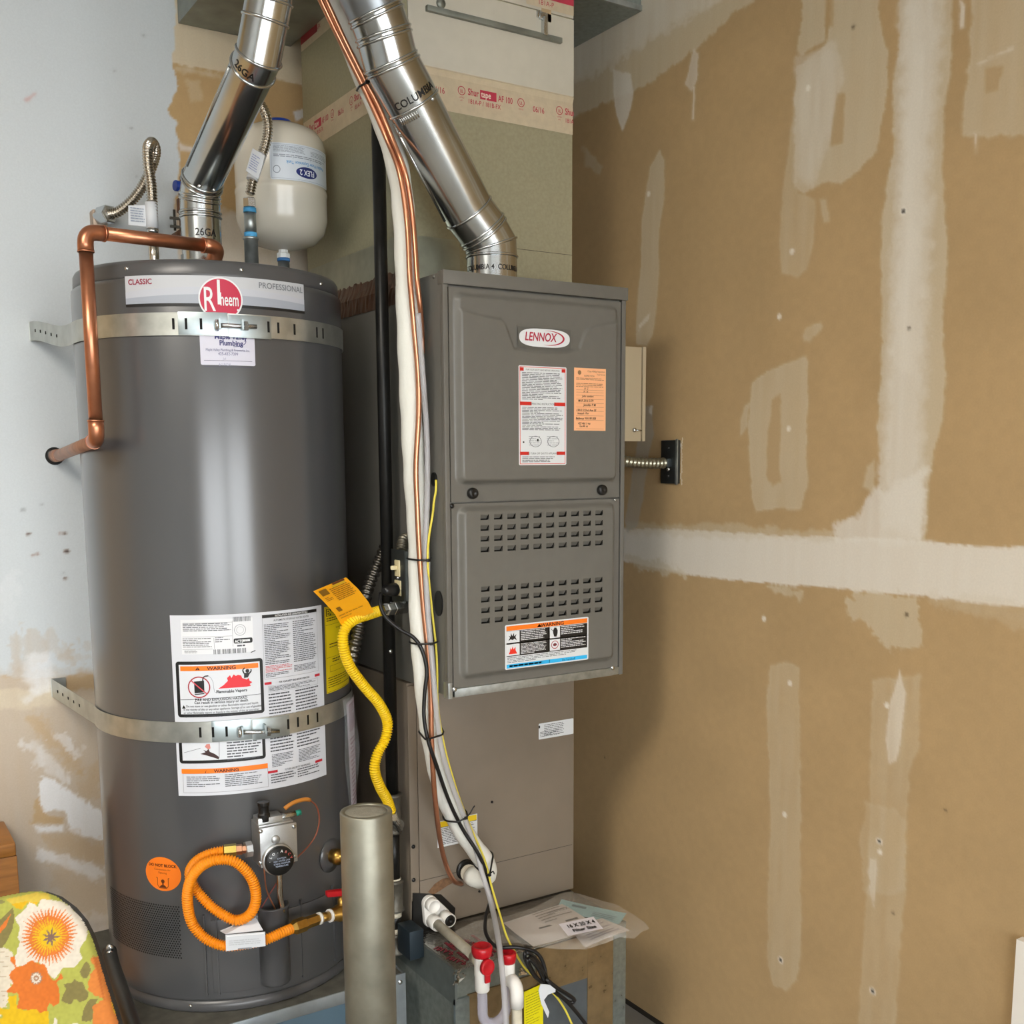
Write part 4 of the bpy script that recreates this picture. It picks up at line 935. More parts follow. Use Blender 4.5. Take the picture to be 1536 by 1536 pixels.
pipe(relief, 'horizontal_run', sh(E1, E2), sh(E2, E1), RC, m_copper); pipe(relief, 'vertical_drop', sh(E2, E3), sh(E3, E2), RC, m_copper); pipe(relief, 'wall_stub', sh(E3, E4), sh(E4, E3), RC, m_copper_old)
elbow(relief, E1, E2, E3, RC+.0018, m_copper); elbow(relief, E2, E3, E4, RC+.0018, m_copper); elbow(relief, E2, E1, V1, RC+.0018, m_copper)
pipe(relief, 'wall_entry', sh(E4, E3, .03), V(E4.x, YB+.001, E4.z), RC+.0018, m_copper_old)
s = MB(); s.lathe([(.020, 0), (.020, .002), (.014, .006)], V(E4.x, YB-.0015, E4.z), (0, -1, 0), 24); s.build('escutcheon', m_black, relief)
s = MB(); s.lathe([(.0165, 0), (.0165, .012), (.0125, .013), (.0125, .02)], V(V1.x, V1.y, TZ1), (0, 0, 1), 8, sm=False); s.build('brass_adapter', m_brass, relief)
pipe(relief, 'riser', V(V1.x, V1.y, TZ1+.012), sh(E1, V1, .02), RC, m_copper)

# ------------------------------------------------------------------ vent pipes
m_vent = M('bright_galvanized_vent', '#b9bdbe', .18, 1., var=.10, vscale=9)
m_ink = M('black_ink', '#141517', .5)
def torus(mb, c, ax, R_, r, n=40, k=8):
    ax = Vector(ax).normalized(); u = ax.cross(V(0, 0, 1))
    if u.length < .05: u = V(1, 0, 0)
    u.normalize(); w = ax.cross(u); vs = []; fs = []
    for i in range(n):
        a = 2*math.pi*i/n; e = u*math.cos(a)+w*math.sin(a)
        for j in range(k): t = 2*math.pi*j/k; vs.append(c+e*(R_+r*math.cos(t))+ax*(r*math.sin(t)))
    for i in range(n):
        for j in range(k): fs.append((i*k+j, ((i+1) % n)*k+j, ((i+1) % n)*k+(j+1) % k, i*k+(j+1) % k))
    return mb.add(vs, fs, 0, True)
def vent(T, pts, r, names, mats=None, dbl=(), plain=()):
    n = len(pts); tg_ = [(pts[i+1]-pts[i]).normalized() for i in range(n-1)]
    N = [tg_[0]]+[(tg_[i-1]+tg_[i]).normalized() for i in range(1, n-1)]+[tg_[-1]]
    K = 44; u = tg_[0].cross(V(0, 1, 0)); u = u if u.length > .1 else tg_[0].cross(V(1, 0, 0)); u.normalize()
    rings = []
    for i in range(n):
        t = tg_[min(i, n-2)]; u = (u-t*u.dot(t)).normalized(); w = t.cross(u); ring = []
        for k in range(K):
            a = 2*math.pi*k/K; q = pts[i]+u*(r*math.cos(a))+w*(r*math.sin(a))
            q = q-t*((q-pts[i]).dot(N[i])/t.dot(N[i])); ring.append(q)
        rings.append(ring)
    for i in range(n-1):
        s = MB(); s.add(rings[i]+rings[i+1], [(k, (k+1) % K, K+(k+1) % K, K+k) for k in range(K)], 0, True)
        L_ = (pts[i+1]-pts[i]).length
        # raised bead at the upper joint, following the mitre
        for sh in ((0, -.009) if i+1 in dbl else (0,)):
            if i+1 not in plain:
                base = rings[i+1]; vs = []; fs = []; k6 = 6; rb = .0030
                for k in range(K):
                    c0 = base[k]+tg_[i]*sh; rad = (base[k]-pts[i+1]).normalized()
                    for j in range(k6): a = 2*math.pi*j/k6; vs.append(c0+rad*(rb*math.cos(a))+N[i+1]*(rb*math.sin(a)))
                for k in range(K):
                    for j in range(k6): fs.append((k*k6+j, ((k+1) % K)*k6+j, ((k+1) % K)*k6+(j+1) % k6, k*k6+(j+1) % k6))
                s.add(vs, fs, 0, True)
        s.build(names[i], (mats[i] if mats else m_vent), T)
    return rings, tg_
def pipe_print(parent, c, ax, r, st, size, at, start, end_up=True, sx=.9, name='stencil'):
    """text wrapped around a pipe: c on the axis, at = direction facing the camera"""
    ax = ax.normalized(); f = (at-ax*at.dot(ax)).normalized(); sd = f.cross(ax)
    L = Lab(lambda u, v, l: c+ax*(-v)+(f*math.cos((start+u)/r)-sd*math.sin((start+u)/r))*(r+l+.0004), .0001, du=.006)
    L.text(st, 0, 0, size, m_ink, 'LEFT', sx, .01); return L.build(name, parent)
RH = .0395
vh = thing('heater_vent_pipe', 'shiny galvanized vent pipe rising from the water heater toward the ceiling', 'vent pipe', (.692, 2.245, TZ1+.04))
A0 = V(.692, 2.245, TZ1+.030)
B0 = ond(388, 84, 1.885)
pts = [A0, V(.692, 2.245, 1.938), V(.692, 2.243, 1.972), V(.6935, 2.226, 2.0), B0-(B0-V(.6935, 2.226, 2.0)).normalized()*.03, B0, ond(398, 30, 1.865), ond(403, 2, 1.855), ond(405, -70, 1.83)]; pts.append(V(pts[-1].x, pts[-1].y, ZC))
rings, tg_ = vent(vh, pts, RH, ['collar', 'elbow_gore', 'elbow_gore', 'straight_pipe', 'crimped_end', 'elbow_gore', 'elbow_gore', 'upper_pipe', 'ceiling_pipe'], dbl=(1, 2, 3))
tocam = lambda p: (CAM-p).normalized()
pipe_print(vh, V(.692, 2.245, 1.888), V(0, 0, 1), RH, '26GA', .020, tocam(V(.692, 2.245, 1.87)), -.012, name='gauge_stencil')
pipe_print(vh, pts[4].lerp(pts[5], .3), (pts[5]-pts[4]), RH, '26GA', .020, tocam(pts[4]), -.034, name='gauge_stencil')
for px, py, dd in ((302, 251, .0), (393, 70, 0), (331, 249, 0)):
    pass
d_ = (pts[4]-pts[3]).normalized(); f_ = tocam(pts[3]); f_ = (f_-d_*f_.dot(d_)).normalized(); screw(vh, pts[3]+d_*.02+f_*RH, f_, .003)
g_ = (f_+d_.cross(f_)*.9).normalized(); screw(vh, pts[3]+d_*.02+g_*RH, g_, .003)
s = MB(); sd_ = d_.cross(f_); h_ = (f_*.45+sd_*-.9).normalized(); s.cyl(pts[3]+d_*.03+h_*RH, pts[4]-d_*.01+h_*RH, .003, 8); s.build('lock_seam', m_vent, vh)

RF = .0515
vfn = thing('furnace_vent_pipe', 'shiny galvanized vent pipe slanting up from the furnace top', 'vent pipe', (1.197, 1.938, FZ1))
YV = 1.938
def yv(px, py, y=YV): return ony(px, py, y)
b0 = yv(738, 412); b0 = V(b0.x, YV, FZ1-.001)
p1_ = V(b0.x, YV, yv(735, 386).z); p2_ = V(b0.x-.001, YV, yv(736, 368).z)
pts = [b0, p1_, p2_, yv(723, 344), yv(703, 318), yv(620, 156, 1.912), yv(608, 133, 1.908), yv(586, 93, 1.902), yv(575, 50, 1.896), yv(563, 17, 1.892), yv(528, -60, 1.885)]; pts.append(V(pts[-1].x-.02, pts[-1].y, ZC))
m_vent_old = M('dull_galvanized_vent', '#8b9094', .35, .9, var=.1, vscale=12)
VENT_PTS = list(pts)
rings, tg_ = vent(vfn, pts, RF, ['collar', 'collar', 'elbow_gore', 'elbow_gore', 'straight_pipe', 'crimped_end', 'crimped_end', 'elbow_gore', 'elbow_gore', 'upper_pipe', 'ceiling_pipe'], [m_vent]*9+[m_vent_old]*2, dbl=(3, 7, 8, 9), plain=(6,))
pipe_print(vfn, V(b0.x, YV, yv(738, 409).z-.001), V(0, 0, 1), RF, 'COLUMBIA 4  COLUMBIA', .0145, tocam(b0), -.066, sx=.85, name='maker_stencil')
pipe_print(vfn, pts[5].lerp(pts[6], .35), pts[6]-pts[5], RF, 'COLUMBIA', .019, tocam(pts[5]), -.036, sx=1.0, name='maker_stencil')
ax = (pts[5]-pts[4]).normalized(); f_ = tocam(pts[5]); f_ = (f_-ax*f_.dot(ax)).normalized(); sd_ = f_.cross(ax)
for e, al in (((f_*.7+sd_*-.7), -.005), ((f_*.35+sd_*.94), -.03)):
    e = e.normalized(); screw(vfn, pts[5]+ax*al+e*RF, e, .0032)
e = (f_*.25+sd_*.97).normalized(); s = MB(); s.cyl(pts[4]+e*RF+ax*.01, pts[5]+e*RF-ax*.01, .003, 8); s.build('lock_seam', m_vent, vfn)
for k in range(9):    # crimp flutes
    e = (f_*math.cos(-.75+k*.09)-sd_*math.sin(-.75+k*.09)).normalized(); s = MB(); s.cyl(pts[5]+ax*-.004+e*(RF-.0004), pts[5]+ax*-.018+e*(RF-.0004), .0016, 6); s.build('crimp', m_vent, vfn)
screw(vfn, V(b0.x+RF*.96, YV-.012, FZ1+.008), (1, -.3, 0), .004)

# ------------------------------------------------------------------ plenum and ducts
PX0_, PY0 = 1.045, 2.067
m_plen = M('plenum_galvanized', '#a5a187', .45, .45, var=.07, vscale=160)
m_spang = M('spangled_galvanized', '#9aa6a6', .3, .85, var=.16, vscale=90); m_sheet = M('brushed_galvanized', '#a2a392', .35, .7, var=.12, vscale=30)
m_doorp = M('filter_door_paint', '#c6c1b2', .5, .1, var=.03, vscale=30)
plen = thing('return_plenum', 'tall galvanized return air plenum behind the furnace vent', 'duct', (1.265, 2.3, FZ1))
MB().box(PX0_, FX1, PY0, 2.555, FZ1-.001, ZC-.001).build('duct_body', m_plen, plen)
z242, z40 = 2.242, 2.402
MB().box(PX0_+.03, FX1+.001, PY0-.004, PY0+.001, z242, z40).build('filter_door', m_doorp, plen, bevel=.001)
MB().box(PX0_+.03, FX1+.0005, PY0-.003, PY0+.001, z40+.003, 2.50).build('door_frame', m_doorp, plen, bevel=.001)
MB().box(1.115, 1.449, PY0-.013, PY0-.003, 2.345, 2.356).build('door_pull', m_galvd, plen, bevel=.001)
lt = MB(); lt.box(1.392, 1.412, PY0-.010, PY0-.003, 2.385, 2.400); lt.box(1.398, 1.409, PY0-.015, PY0-.004, 2.352, 2.390); lt.box(1.386, 1.394, PY0-.008, PY0-.003, 2.388, 2.402); lt.build('latch', m_zinc, plen, bevel=.001)
MB().box(1.400, 1.425, PY0-.004, PY0-.0015, 2.385, 2.418).build('latch_strike', M('kraft_tab', '#b79f7c', .5), plen)
s = MB(); s.lathe([(.010, 0), (.010, .004), (0, .004)], V(1.15, PY0-.004, 2.367), (0, -1, 0), 16); s.build('door_screw', m_galvd, plen)
# printed foil tape round the plenum
RD = '#b5354a'; m_tape = M('printed_foil_tape', '#cfc2a8', .35, .3, var=.06, vscale=60, bump=.25, bscale=120)
def tape_print(L, u0, n, v, s=1.0):
    for i in range(n):
        u = u0+i*.30*s
        L.ring(u, v-.012*s, .011*s, .011*s, .0016, RD, 20); L.text('UL', u, v-.007*s, .011*s, RD, 'CENTER', .7, .02); L.text('LISTED', u, v+.006*s, .0055*s, RD, 'CENTER', .9); L.text('AFT', u, v+.013*s, .005*s, RD, 'CENTER')
        L.text('Shur', u+.018*s, v-.005*s, .023*s, RD, 'LEFT', .75, .02); L.rect(u+.054*s, v-.023*s, u+.103*s, v-.001*s, RD); L.lay += 1; L.text('tape', u+.057*s, v-.006*s, .021*s, '#e8d9c8', 'LEFT', .8, .02); L.lay -= 1
        L.text('AF 100', u+.108*s, v-.004*s, .021*s, RD, 'LEFT', .72, .015); L.text('181A-P / 181B-FX', u+.018*s, v+.015*s, .0155*s, RD, 'LEFT', .85, .01)
        L.ring(u+.178*s, v-.012*s, .011*s, .011*s, .0016, RD, 20); L.text('UL', u+.178*s, v-.007*s, .011*s, RD, 'CENTER', .7, .02); L.text('LISTED', u+.178*s, v+.006*s, .0055*s, RD, 'CENTER', .9)
        L.text('06/16', u+.215*s, v+.004*s, .020*s, RD, 'LEFT', .8, .01)
L = Lab(lambda u, v, l: V(1.06+u, PY0-.0006-l-.004*(max(0, 1-abs(v-.010)/.012)), 2.250-v), .00025, du=.01); L.umax = FX1-1.06+.004; L.umin = PX0_-1.06-.002
n = 14
for k in range(8): L.rect(PX0_-1.06, .088*k/8, FX1-1.06+.0005, .088*(k+1)/8, m_tape, 1)
L.lay = 2; tape_print(L, ony(692, 130, PY0).x-1.06-.25, 3, .052, .833); L.build('printed_tape', plen, 'pale foil tape with red print')
L = Lab(lambda u, v, l: V(PX0_-.0006-l, 2.552-u, 2.240-v), .00025, du=.01); L.umax = 2.552-PY0+.002; L.umin = 0
L.rect(0, 0, 2.552-PY0, .068, m_tape, 1); L.lay = 2; tape_print(L, .02, 2, .032, .85); L.build('printed_tape', plen, 'pale foil tape with red print')
L = Lab(lambda u, v, l: V(PX0_-.0006-l, 2.552-u, 2.465-v), .00025, du=.01); L.umax = 2.552-PY0+.002; L.umin = 0
L.rect(0, 0, 2.552-PY0, .065, m_tape, 1); L.lay = 2; tape_print(L, .02, 2, .034, .85); L.rect(0, .004, .10, .05, '#8c2a30', 3); L.build('printed_tape', plen, 'pale foil tape with red print')
L = Lab(lambda u, v, l: V(1.36+u, PY0-.004-l, 2.47-v), .00025)
L.rect(0, 0, .125, .06, m_tape, 1); L.lay = 2; L.rect(.02, .012, .125, .040, RD); L.text('181A-P', .03, .054, .014, RD); L.build('printed_tape', plen, 'pale foil tape with red print')
# spangled lower corner patch of newer sheet
sp = MB(); sp.box(PX0_-.0008, 1.19, PY0-.0012, PY0+.002, FZ1, 1.905); sp.build('spangled_sheet', m_sheet, plen)
sl = MB(); sl.box(PX0_-.0006, PX0_-.0001, 2.07, 2.54, FZ1+.003, 1.90); sl.build('side_sheet', m_sheet, plen)
MB().box(1.19, FX1, PY0-.0005, PY0+.001, 1.9015, 1.9025).build('sheet_seam', M('seam_shadow', '#4b443b', .8), plen)
duct_l = tag(MB().box(.775, PX0_-.0012, 2.16, YB-.002, 2.432, ZC-.001).build('branch_duct', m_galvd), 'dull galvanized duct against the back wall above the water heater vent', 'duct')
duct_r = thing('branch_duct', 'short galvanized duct between the plenum and the tan drywall', 'duct', (1.6, 2.3, 2.48))
MB().box(FX1+.0012, XW-.001, 2.107, 2.55, 2.48, ZC-.001).build('duct_body', m_spang, duct_r)
MB().box(FX1+.0012, XW-.001, 2.103, 2.108, 2.48, 2.492).build('duct_flange', m_galv, duct_r)
# foil tape tail on the right duct
MB().box(FX1+.0012, 1.60, 2.1035, 2.1065, 2.492, 2.55).build('foil_tape', m_foil, duct_r)

# ------------------------------------------------------------------ expansion tank
m_cream = M('cream_enamel', '#d2ccbd', .25, coat=.3)
ex = ond(422, 290, 2.42); EXX, EXY = ex.x, ex.y; ER = .1005
ez = lambda px, py: ony(px, py, EXY-ER*.6).z
zb_, zt_ = ony(424, 371, EXY-.03).z, ony(422, 189, EXY).z
ext = thing('expansion_tank', 'cream expansion tank with blue cap behind the vent pipe', 'tank', (EXX, EXY, zb_))
H = zt_-zb_
s = MB(); s.lathe([(.012, 0), (.04, .004), (.072, .014), (.092, .034), (ER, .062), (ER, H*.42), (ER+.0015, H*.435), (ER+.0015, H*.46), (ER-.001, H*.475), (ER-.001, H*.50), (ER, H*.51), (ER, H*.80), (.096, H*.87), (.082, H*.94), (.055, H*.985), (.02, H)], (EXX, EXY, zb_), n=64); s.build('vessel', m_cream, ext)
s = MB(); s.lathe([(.030, H-.012), (.030, H+.005), (.026, H+.010), (0, H+.012)], (EXX, EXY, zb_), n=28); s.build('valve_cap', M('blue_plastic', '#1f3f9c', .35), ext)
ce = math.atan2(-EXX, EXY)          # direction of the camera, around the tank
def ep(t, z, r): return V(EXX+r*math.sin(t), EXY-r*math.cos(t), z)
te0 = ce-.22; L = Lab(lambda u, v, l: ep(te0+u/ER, zt_-H*.235-v, ER+.0004+l), .0002, du=.012)
LW, LH = .165, H*.285
L.poly(rrect(0, 0, LW, LH, .006), '#cdd5de'); L.lay = 2; L.frame(.003, .003, LW-.003, LH-.003, .0006, '#8e98a6')
L.poly(ellipse(LW*.50, LH*.74, .027, .0115, 32), '#1c2a6b'); L.lay = 3; L.text('FLEX 2', LW*.50, LH*.74-.005, .016, '#e9eef4', 'CENTER', .8, .02, 0, 0, True); L.lay = 2
L.text('Potable Water Expansion Tank', LW*.52, LH*.47, .0095, '#5b97c9', 'CENTER', .85, .02, 0, 0, True)
L.para(.008, .006, LW*.5, LH*.26, 6, '#7d8692', .4, .1); L.para(LW*.56, .010, LW-.01, LH*.28, 4, '#7d8692', .35, .12); L.para(.008, LH*.31, LW-.01, LH*.40, 2, '#7d8692', .45, .08)
for u in (.3, .55, .75): L.rect(LW*u, LH*.3, LW*u+.0006, LH*.42, '#8e98a6')
L.ring(.014, LH*.72, .008, .008, .0015, '#7d8692', 20); L.build('rating_label', ext, 'upside-down white rating label with blue oval logo')
s = MB(); s.lathe([(.011, .002), (.011, -.006), (.0155, -.008), (.0155, -.018), (.011, -.018)], (EXX, EXY, zb_), n=8, sm=False); s.build('neck_nut', m_white, ext)
s = MB(); s.cyl(V(EXX, EXY, zb_-.018), V(EXX, EXY, zb_-.025), .0145, 18); s.build('thread_tape', M('blue_ptfe_dark', '#3f78b5', .5), ext)

# ------------------------------------------------------------------ flexible water lines
m_blue = M('blue_ptfe_tape', '#4fa3d8', .5)
def hexnut(parent, a, d, r, L_, m, name='nut'): s = MB(); s.lathe([(r*.9, 0), (r, .002), (r, L_-.002), (r*.9, L_)], a, d, 6, sm=False); return s.build(name, m, parent)
wf = thing('water_connector', 'looped stainless corrugated water line beside the white wall', 'hose', ony(152, 324, YB))
w0 = ony(150, 326, YB-.02); w1 = ony(163, 322, YB-.055)
s = MB(); s.box(w0.x-.018, w0.x+.014, w0.y-.012, YB+.001, w0.z-.026, w0.z+.014); s.build('wall_elbow', M('soldered_copper', '#a89584', .5, .6, var=.3, vscale=60), wf, bevel=.004)
P = [w1, ony(180, 316, YB-.08), ony(203, 295, YB-.11), ony(220, 268, YB-.14), ony(231, 240, YB-.17), ony(233, 224, YB-.19), ony(228, 214, YB-.21), ony(222, 222, YB-.24), ony(222, 245, YB-.25), ony(226, 272, YB-.255), ony(228, 300, YB-.26), ony(229, 345, YB-.262)]
b = MB(); b.rib(P, .0098, .0017, .0062, 16); b.build('corrugated_hose', m_steel, wf)
hexnut(wf, w0+V(0, -.005, 0), (w1-w0), .0205, .042, m_zinc)
cu = ony(229, 347, YB-.262); cn = ony(230, 372, YB-.262); cn = V(cu.x, cu.y, cn.z)
s = MB(); s.cyl(cu+V(0, 0, .01), V(cu.x, cu.y, TZ1), .0105, 18); s.build('dielectric_nipple', m_steel, wf)
s = MB(); s.cyl(V(cu.x, cu.y, cu.z+.004), V(cu.x, cu.y, cu.z-.004), .0118, 18); s.build('ferrule', m_zinc, wf)
hexnut(wf, V(cu.x, cu.y, TZ1), V(0, 0, 1), .0165, .028, m_steel)
a, c = ony(226.5, 304, YB-.26), ony(228.5, 343, YB-.262)
m_tagw = M('white_paper_tag', '#cfd2d6', .55)
s = MB(); s.tube([a, a.lerp(c, .5), c], .0125, 18); s.prism([a+V(-.011, 0, -.006), c+V(-.011, 0, .003), c+V(-.047, .004, .003), a+V(-.045, .004, -.010)], (0, .0008, 0)); tg0 = s.build('paper_tag', m_tagw, wf)
L = Lab(flat_map(a+V(-.043, -.0012, -.014), (1, 0, 0), (0, 0, -1), (0, -1, 0)), .0002); L.para(0, 0, .03, .03, 6, '#8c95a5', .4, .2); L.build('tag_print', tg0)

wf2 = thing('water_connector', 'stainless corrugated water line with white tag before the cream tank', 'hose', ony(377, 390, 2.30))
P = [ony(338, 215, YB-.001), ony(342, 185, 2.55), ony(350, 165, 2.48), ony(368, 152, 2.36), ony(386, 153, 2.31), ony(397, 168, 2.295), ony(402, 190, 2.29), ony(399, 215, 2.29), ony(389, 242, 2.29), ony(380, 268, 2.29), ony(375, 292, 2.29)]
b = MB(); b.rib(P, .0092, .0017, .0062, 16); b.build('corrugated_hose', m_steel, wf2)
yq = 2.29
def vx(px, py): return ony(px, py, yq)
n0, n1 = vx(374, 297), vx(374, 312)
hexnut(wf2, V(n0.x, yq, n1.z), V(0, 0, 1), .0135, n0.z-n1.z, m_zinc)
xq = n0.x
s = MB(); s.cyl(V(xq, yq, vx(374, 312).z), V(xq, yq, vx(374, 319).z), .0135, 20); s.cyl(V(xq, yq, vx(374, 349).z), V(xq, yq, vx(374, 356).z), .0135, 20); s.build('blue_thread_tape', m_blue, wf2)
s = MB(); s.cyl(V(xq, yq, vx(374, 318).z), V(xq, yq, vx(374, 350).z), .0125, 20); s.build('nipple', m_galv, wf2)
a, c = vx(391, 232), vx(378, 270); s = MB(); dd = (c-a).normalized(); s.tube([a, a.lerp(c, .5), c], .0125, 16); s.prism([vx(376, 224)+V(0, -.012, 0), vx(394, 236)+V(0, -.013, 0), vx(384, 271)+V(0, -.013, 0), vx(366, 258)+V(0, -.012, 0)], (0, .0008, 0)); tg1 = s.build('paper_tag', m_tagw, wf2)
q = vx(376, 226)+V(0, -.0135, 0); L = Lab(flat_map(q+V(-.002, 0, -.006), vx(394, 238)-vx(376, 226), vx(366, 258)-vx(376, 226), (0, -1, 0)), .0002); L.para(.002, .002, .021, .036, 7, '#8c95b5', .4, .25); L.build('tag_print', tg1)
tee = thing('pipe_tee', 'galvanized tee and branch feeding the cream expansion tank', 'pipe fitting', (xq, yq, TZ1))
s = MB(); s.lathe([(.0145, 0), (.0145, vx(374, 360).z-TZ1), (.0165, vx(374, 360).z-TZ1+.001), (.0165, vx(374, 356).z-TZ1), (.012, vx(374, 356).z-TZ1)], (xq, yq, TZ1), n=24); s.build('tee_body', m_galv, tee)
zj = TZ1+.030; ec = V(EXX, EXY, zj)
s = MB(); s.cyl(V(xq, yq, zj), V(xq, yq, zj).lerp(ec, .22), .016, 20); s.build('tee_outlet', m_galv, tee)
s = MB(); s.cyl(V(xq, yq, zj), V(xq, yq, zj).lerp(ec, .95), .0115, 20); s.build('branch_pipe', M('shaded_galvanized', '#6d706c', .4, .8), tee)  # the branch pipe's shade is put into this darker galvanized tone
elbow(tee, V(xq, yq, zj), ec, ec+V(0, 0, .06), .0145, m_galv, .018)
s = MB(); s.lathe([(.0175, 0), (.0175, .008), (.013, .009), (.013, zb_-.022-zj-.012)], V(EXX, EXY, zj+.022), n=24); s.build('elbow_collar', m_galv, tee)
# cold water shut-off behind the vent
sv = thing('shutoff_valve', 'weathered bronze shut-off valve with blue handle behind the heater vent', 'valve', ony(273, 335, 2.54))
q = ony(275, 300, 2.54); m_brz = M('weathered_bronze', '#6a4a36', .6, .5, var=.3, vscale=60)
s = MB(); s.lathe([(.011, -.075), (.011, -.03), (.015, -.028), (.015, 0), (.010, .004), (.010, .035), (.006, .036), (.006, .05)], q, n=16); s.build('valve_body', m_brz, sv)
q2 = ony(272, 280, 2.53); s = MB(); s.lathe([(.011, -.016), (.012, -.014), (.010, .02), (.008, .022)], q2, (1, .2, 0), 16); s.build('handle', M('blue_plastic', '#1f3f9c', .35), sv)
q3 = ony(262, 332, 2.53); s = MB(); s.cyl(q3+V(0, 0, -.02), q3+V(0, 0, .025), .0028, 10); s.box(q3.x-.010, q3.x+.022, q3.y-.004, q3.y+.004, q3.z+.004, q3.z+.009); s.box(q3.x-.010, q3.x+.022, q3.y-.004, q3.y+.004, q3.z-.014, q3.z-.009); s.build('ground_clamp', M('dark_steel', '#54524c', .4, .8), sv)
s = MB(); s.cyl(V(q.x, q.y, q.z-.07), V(q.x, YB+.001, q.z-.07), .011, 14); s.build('wall_pipe', m_brz, sv)
# ------------------------------------------------------------------ black iron gas line
m_iron = M('black_iron', '#1f1f1e', .38, .5, var=.2, vscale=30)
m_iron2 = M('grey_iron_fitting', '#5d5a52', .5, .6, var=.25, vscale=70)
GY = 2.060; GX = ony(578, 700, GY).x; GR = .0137
gz = lambda py: ony(585, py, GY).z
gas = thing('gas_pipe', 'vertical black iron gas pipe between the water heater and the furnace', 'pipe', (GX, GY, gz(1430)))
pipe(gas, 'riser', V(GX, GY, gz(1192)), V(GX, GY, 2.46), GR, m_iron)
pipe(gas, 'ceiling_run', V(GX, GY, 2.455), V(GX-.10, GY-.02, 2.777), GR, m_iron)
def fitting(p0, p1, r, m, nm): 
    a, c = gz(p1), gz(p0); s = MB(); s.lathe([(r*.93, a), (r*1.1, a+.002), (r*1.1, a+.007), (r, a+.009), (r, c-.009), (r*1.1, c-.007), (r*1.1, c-.002), (r*.93, c)], (GX, GY, 0), n=22); return s.build(nm, m, gas)
fitting(1190, 1250, .0195, m_iron2, 'tee_fitting'); fitting(1320, 1368, .0195, m_iron2, 'tee_fitting'); fitting(1400, 1432, .0185, m_iron2, 'end_cap')
pipe(gas, 'nipple', V(GX, GY, gz(1325)), V(GX, GY, gz(1245)), GR, m_iron); pipe(gas, 'drip_leg', V(GX, GY, gz(1402)), V(GX, GY, gz(1366)), GR, m_iron)
m_dope = M('white_pipe_dope', '#c9c2b0', .7)
for a, c in ((1318, 1325), (1368, 1376), (1393, 1401)): s = MB(); s.cyl(V(GX, GY, gz(c)), V(GX, GY, gz(a)), GR+.0012, 18); s.build('pipe_dope', m_dope, gas)
for d_ in (V(.9, -.42, 0),):
    s = MB(); s.cyl(V(GX, GY, gz(1235)), V(GX, GY, gz(1235))+V(.0, -.024, 0), .0150, 18); s.build('tee_outlet', m_iron2, gas)
s = MB(); s.cyl(V(GX, GY, gz(1343)), V(GX-.13, GY-.055, gz(1343)-.01), .013, 16); s.build('heater_branch', m_iron2, gas)
s = MB(); s.lathe([(.0045, 0), (.0045, .004), (0, .004)], V(GX-.004, GY-GR, gz(975)), (0, -1, 0), 10); s.build('pipe_tag_screw', m_zinc, gas)

# ------------------------------------------------------------------ yellow furnace connector
yf = thing('yellow_gas_connector', 'yellow corrugated gas hose with an orange tag by the gas pipe', 'hose', ony(586, 1212, 1.97))
m_yel = M('yellow_coated_hose', '#e0bb0a', .4); m_org = M('orange_coated_hose', '#e58a10', .4)
P = [ony(570, 916, 1.955), ony(552, 922, 1.945), ony(530, 930, 1.93), ony(517, 945, 1.925), ony(515, 968, 1.925), ony(524, 998, 1.93), ony(545, 1028, 1.935), ony(568, 1055, 1.94), ony(581, 1082, 1.945), ony(578, 1108, 1.945), ony(566, 1132, 1.945), ony(562, 1155, 1.945), ony(570, 1180, 1.95), ony(581, 1200, 1.96), ony(587, 1218, 1.965)]
b = MB(); b.rib(P, .0098, .0014, .0050, 18); b.build('corrugated_hose', m_yel, yf)
s = MB(); s.cyl(P[-1], V(GX, GY-.03, gz(1238)), .009, 16); s.lathe([(.0135, 0), (.0135, .014), (.010, .015)], P[-1]+V(0, 0, -.016), (0, 0, 1), 6, sm=False); s.build('lower_fitting', m_zinc, yf)
f0, f1 = ony(608, 910, 1.985), ony(573, 915, 1.957); d_ = (f1-f0).normalized(); Lf = (f1-f0).length
s = MB(); s.lathe([(.010, -.02), (.010, 0), (.0145, .001), (.0145, Lf*.55), (.012, Lf*.56)], f0, d_, 6, sm=False); s.build('union_nut', m_zinc, yf)
s = MB(); s.lathe([(.0135, Lf*.56), (.0135, Lf*.82), (.010, Lf*.84), (.010, Lf)], f0, d_, 6, sm=False); s.build('flare_nut', m_zinc, yf)
s = MB(); s.cyl(f0, V(FX0+.004, f0.y+.01, f0.z+.004), .009, 14); s.build('furnace_nipple', m_iron2, yf)
m_ytag = M('amber_plastic_tag', '#eba412', .4)
rows = [((470, 887), (519, 866)), ((487, 904), (537, 883)), ((503, 922), (552, 902)), ((512, 938), (561, 918))]
yy = [1.885, 1.90, 1.915, 1.928]
R_ = [[ony(*a, y) for a in (r[0], ((r[0][0]+r[1][0])/2, (r[0][1]+r[1][1])/2), r[1])] for r, y in zip(rows, yy)]
s = MB(); vs = [p for r in R_ for p in r]; s.add(vs+[p+V(.0003, .0012, 0) for p in vs], [(i*3+j, i*3+j+1, i*3+j+4, i*3+j+3) for i in range(3) for j in range(2)]+[(12+i*3+j+3, 12+i*3+j+4, 12+i*3+j+1, 12+i*3+j) for i in range(3) for j in range(2)], 0, False)
yt = s.build('hose_tag', m_ytag, yf, fix=False, label='amber printed plastic tag')
o0, uu, dd = R_[0][0], (R_[0][2]-R_[0][0]), (R_[2][0]-R_[0][0]); nn = uu.cross(dd).normalized(); nn = nn if nn.y < 0 else -nn
L = Lab(lambda u, v, l: o0+uu*u+dd*v+nn*(l+.002), .0003)
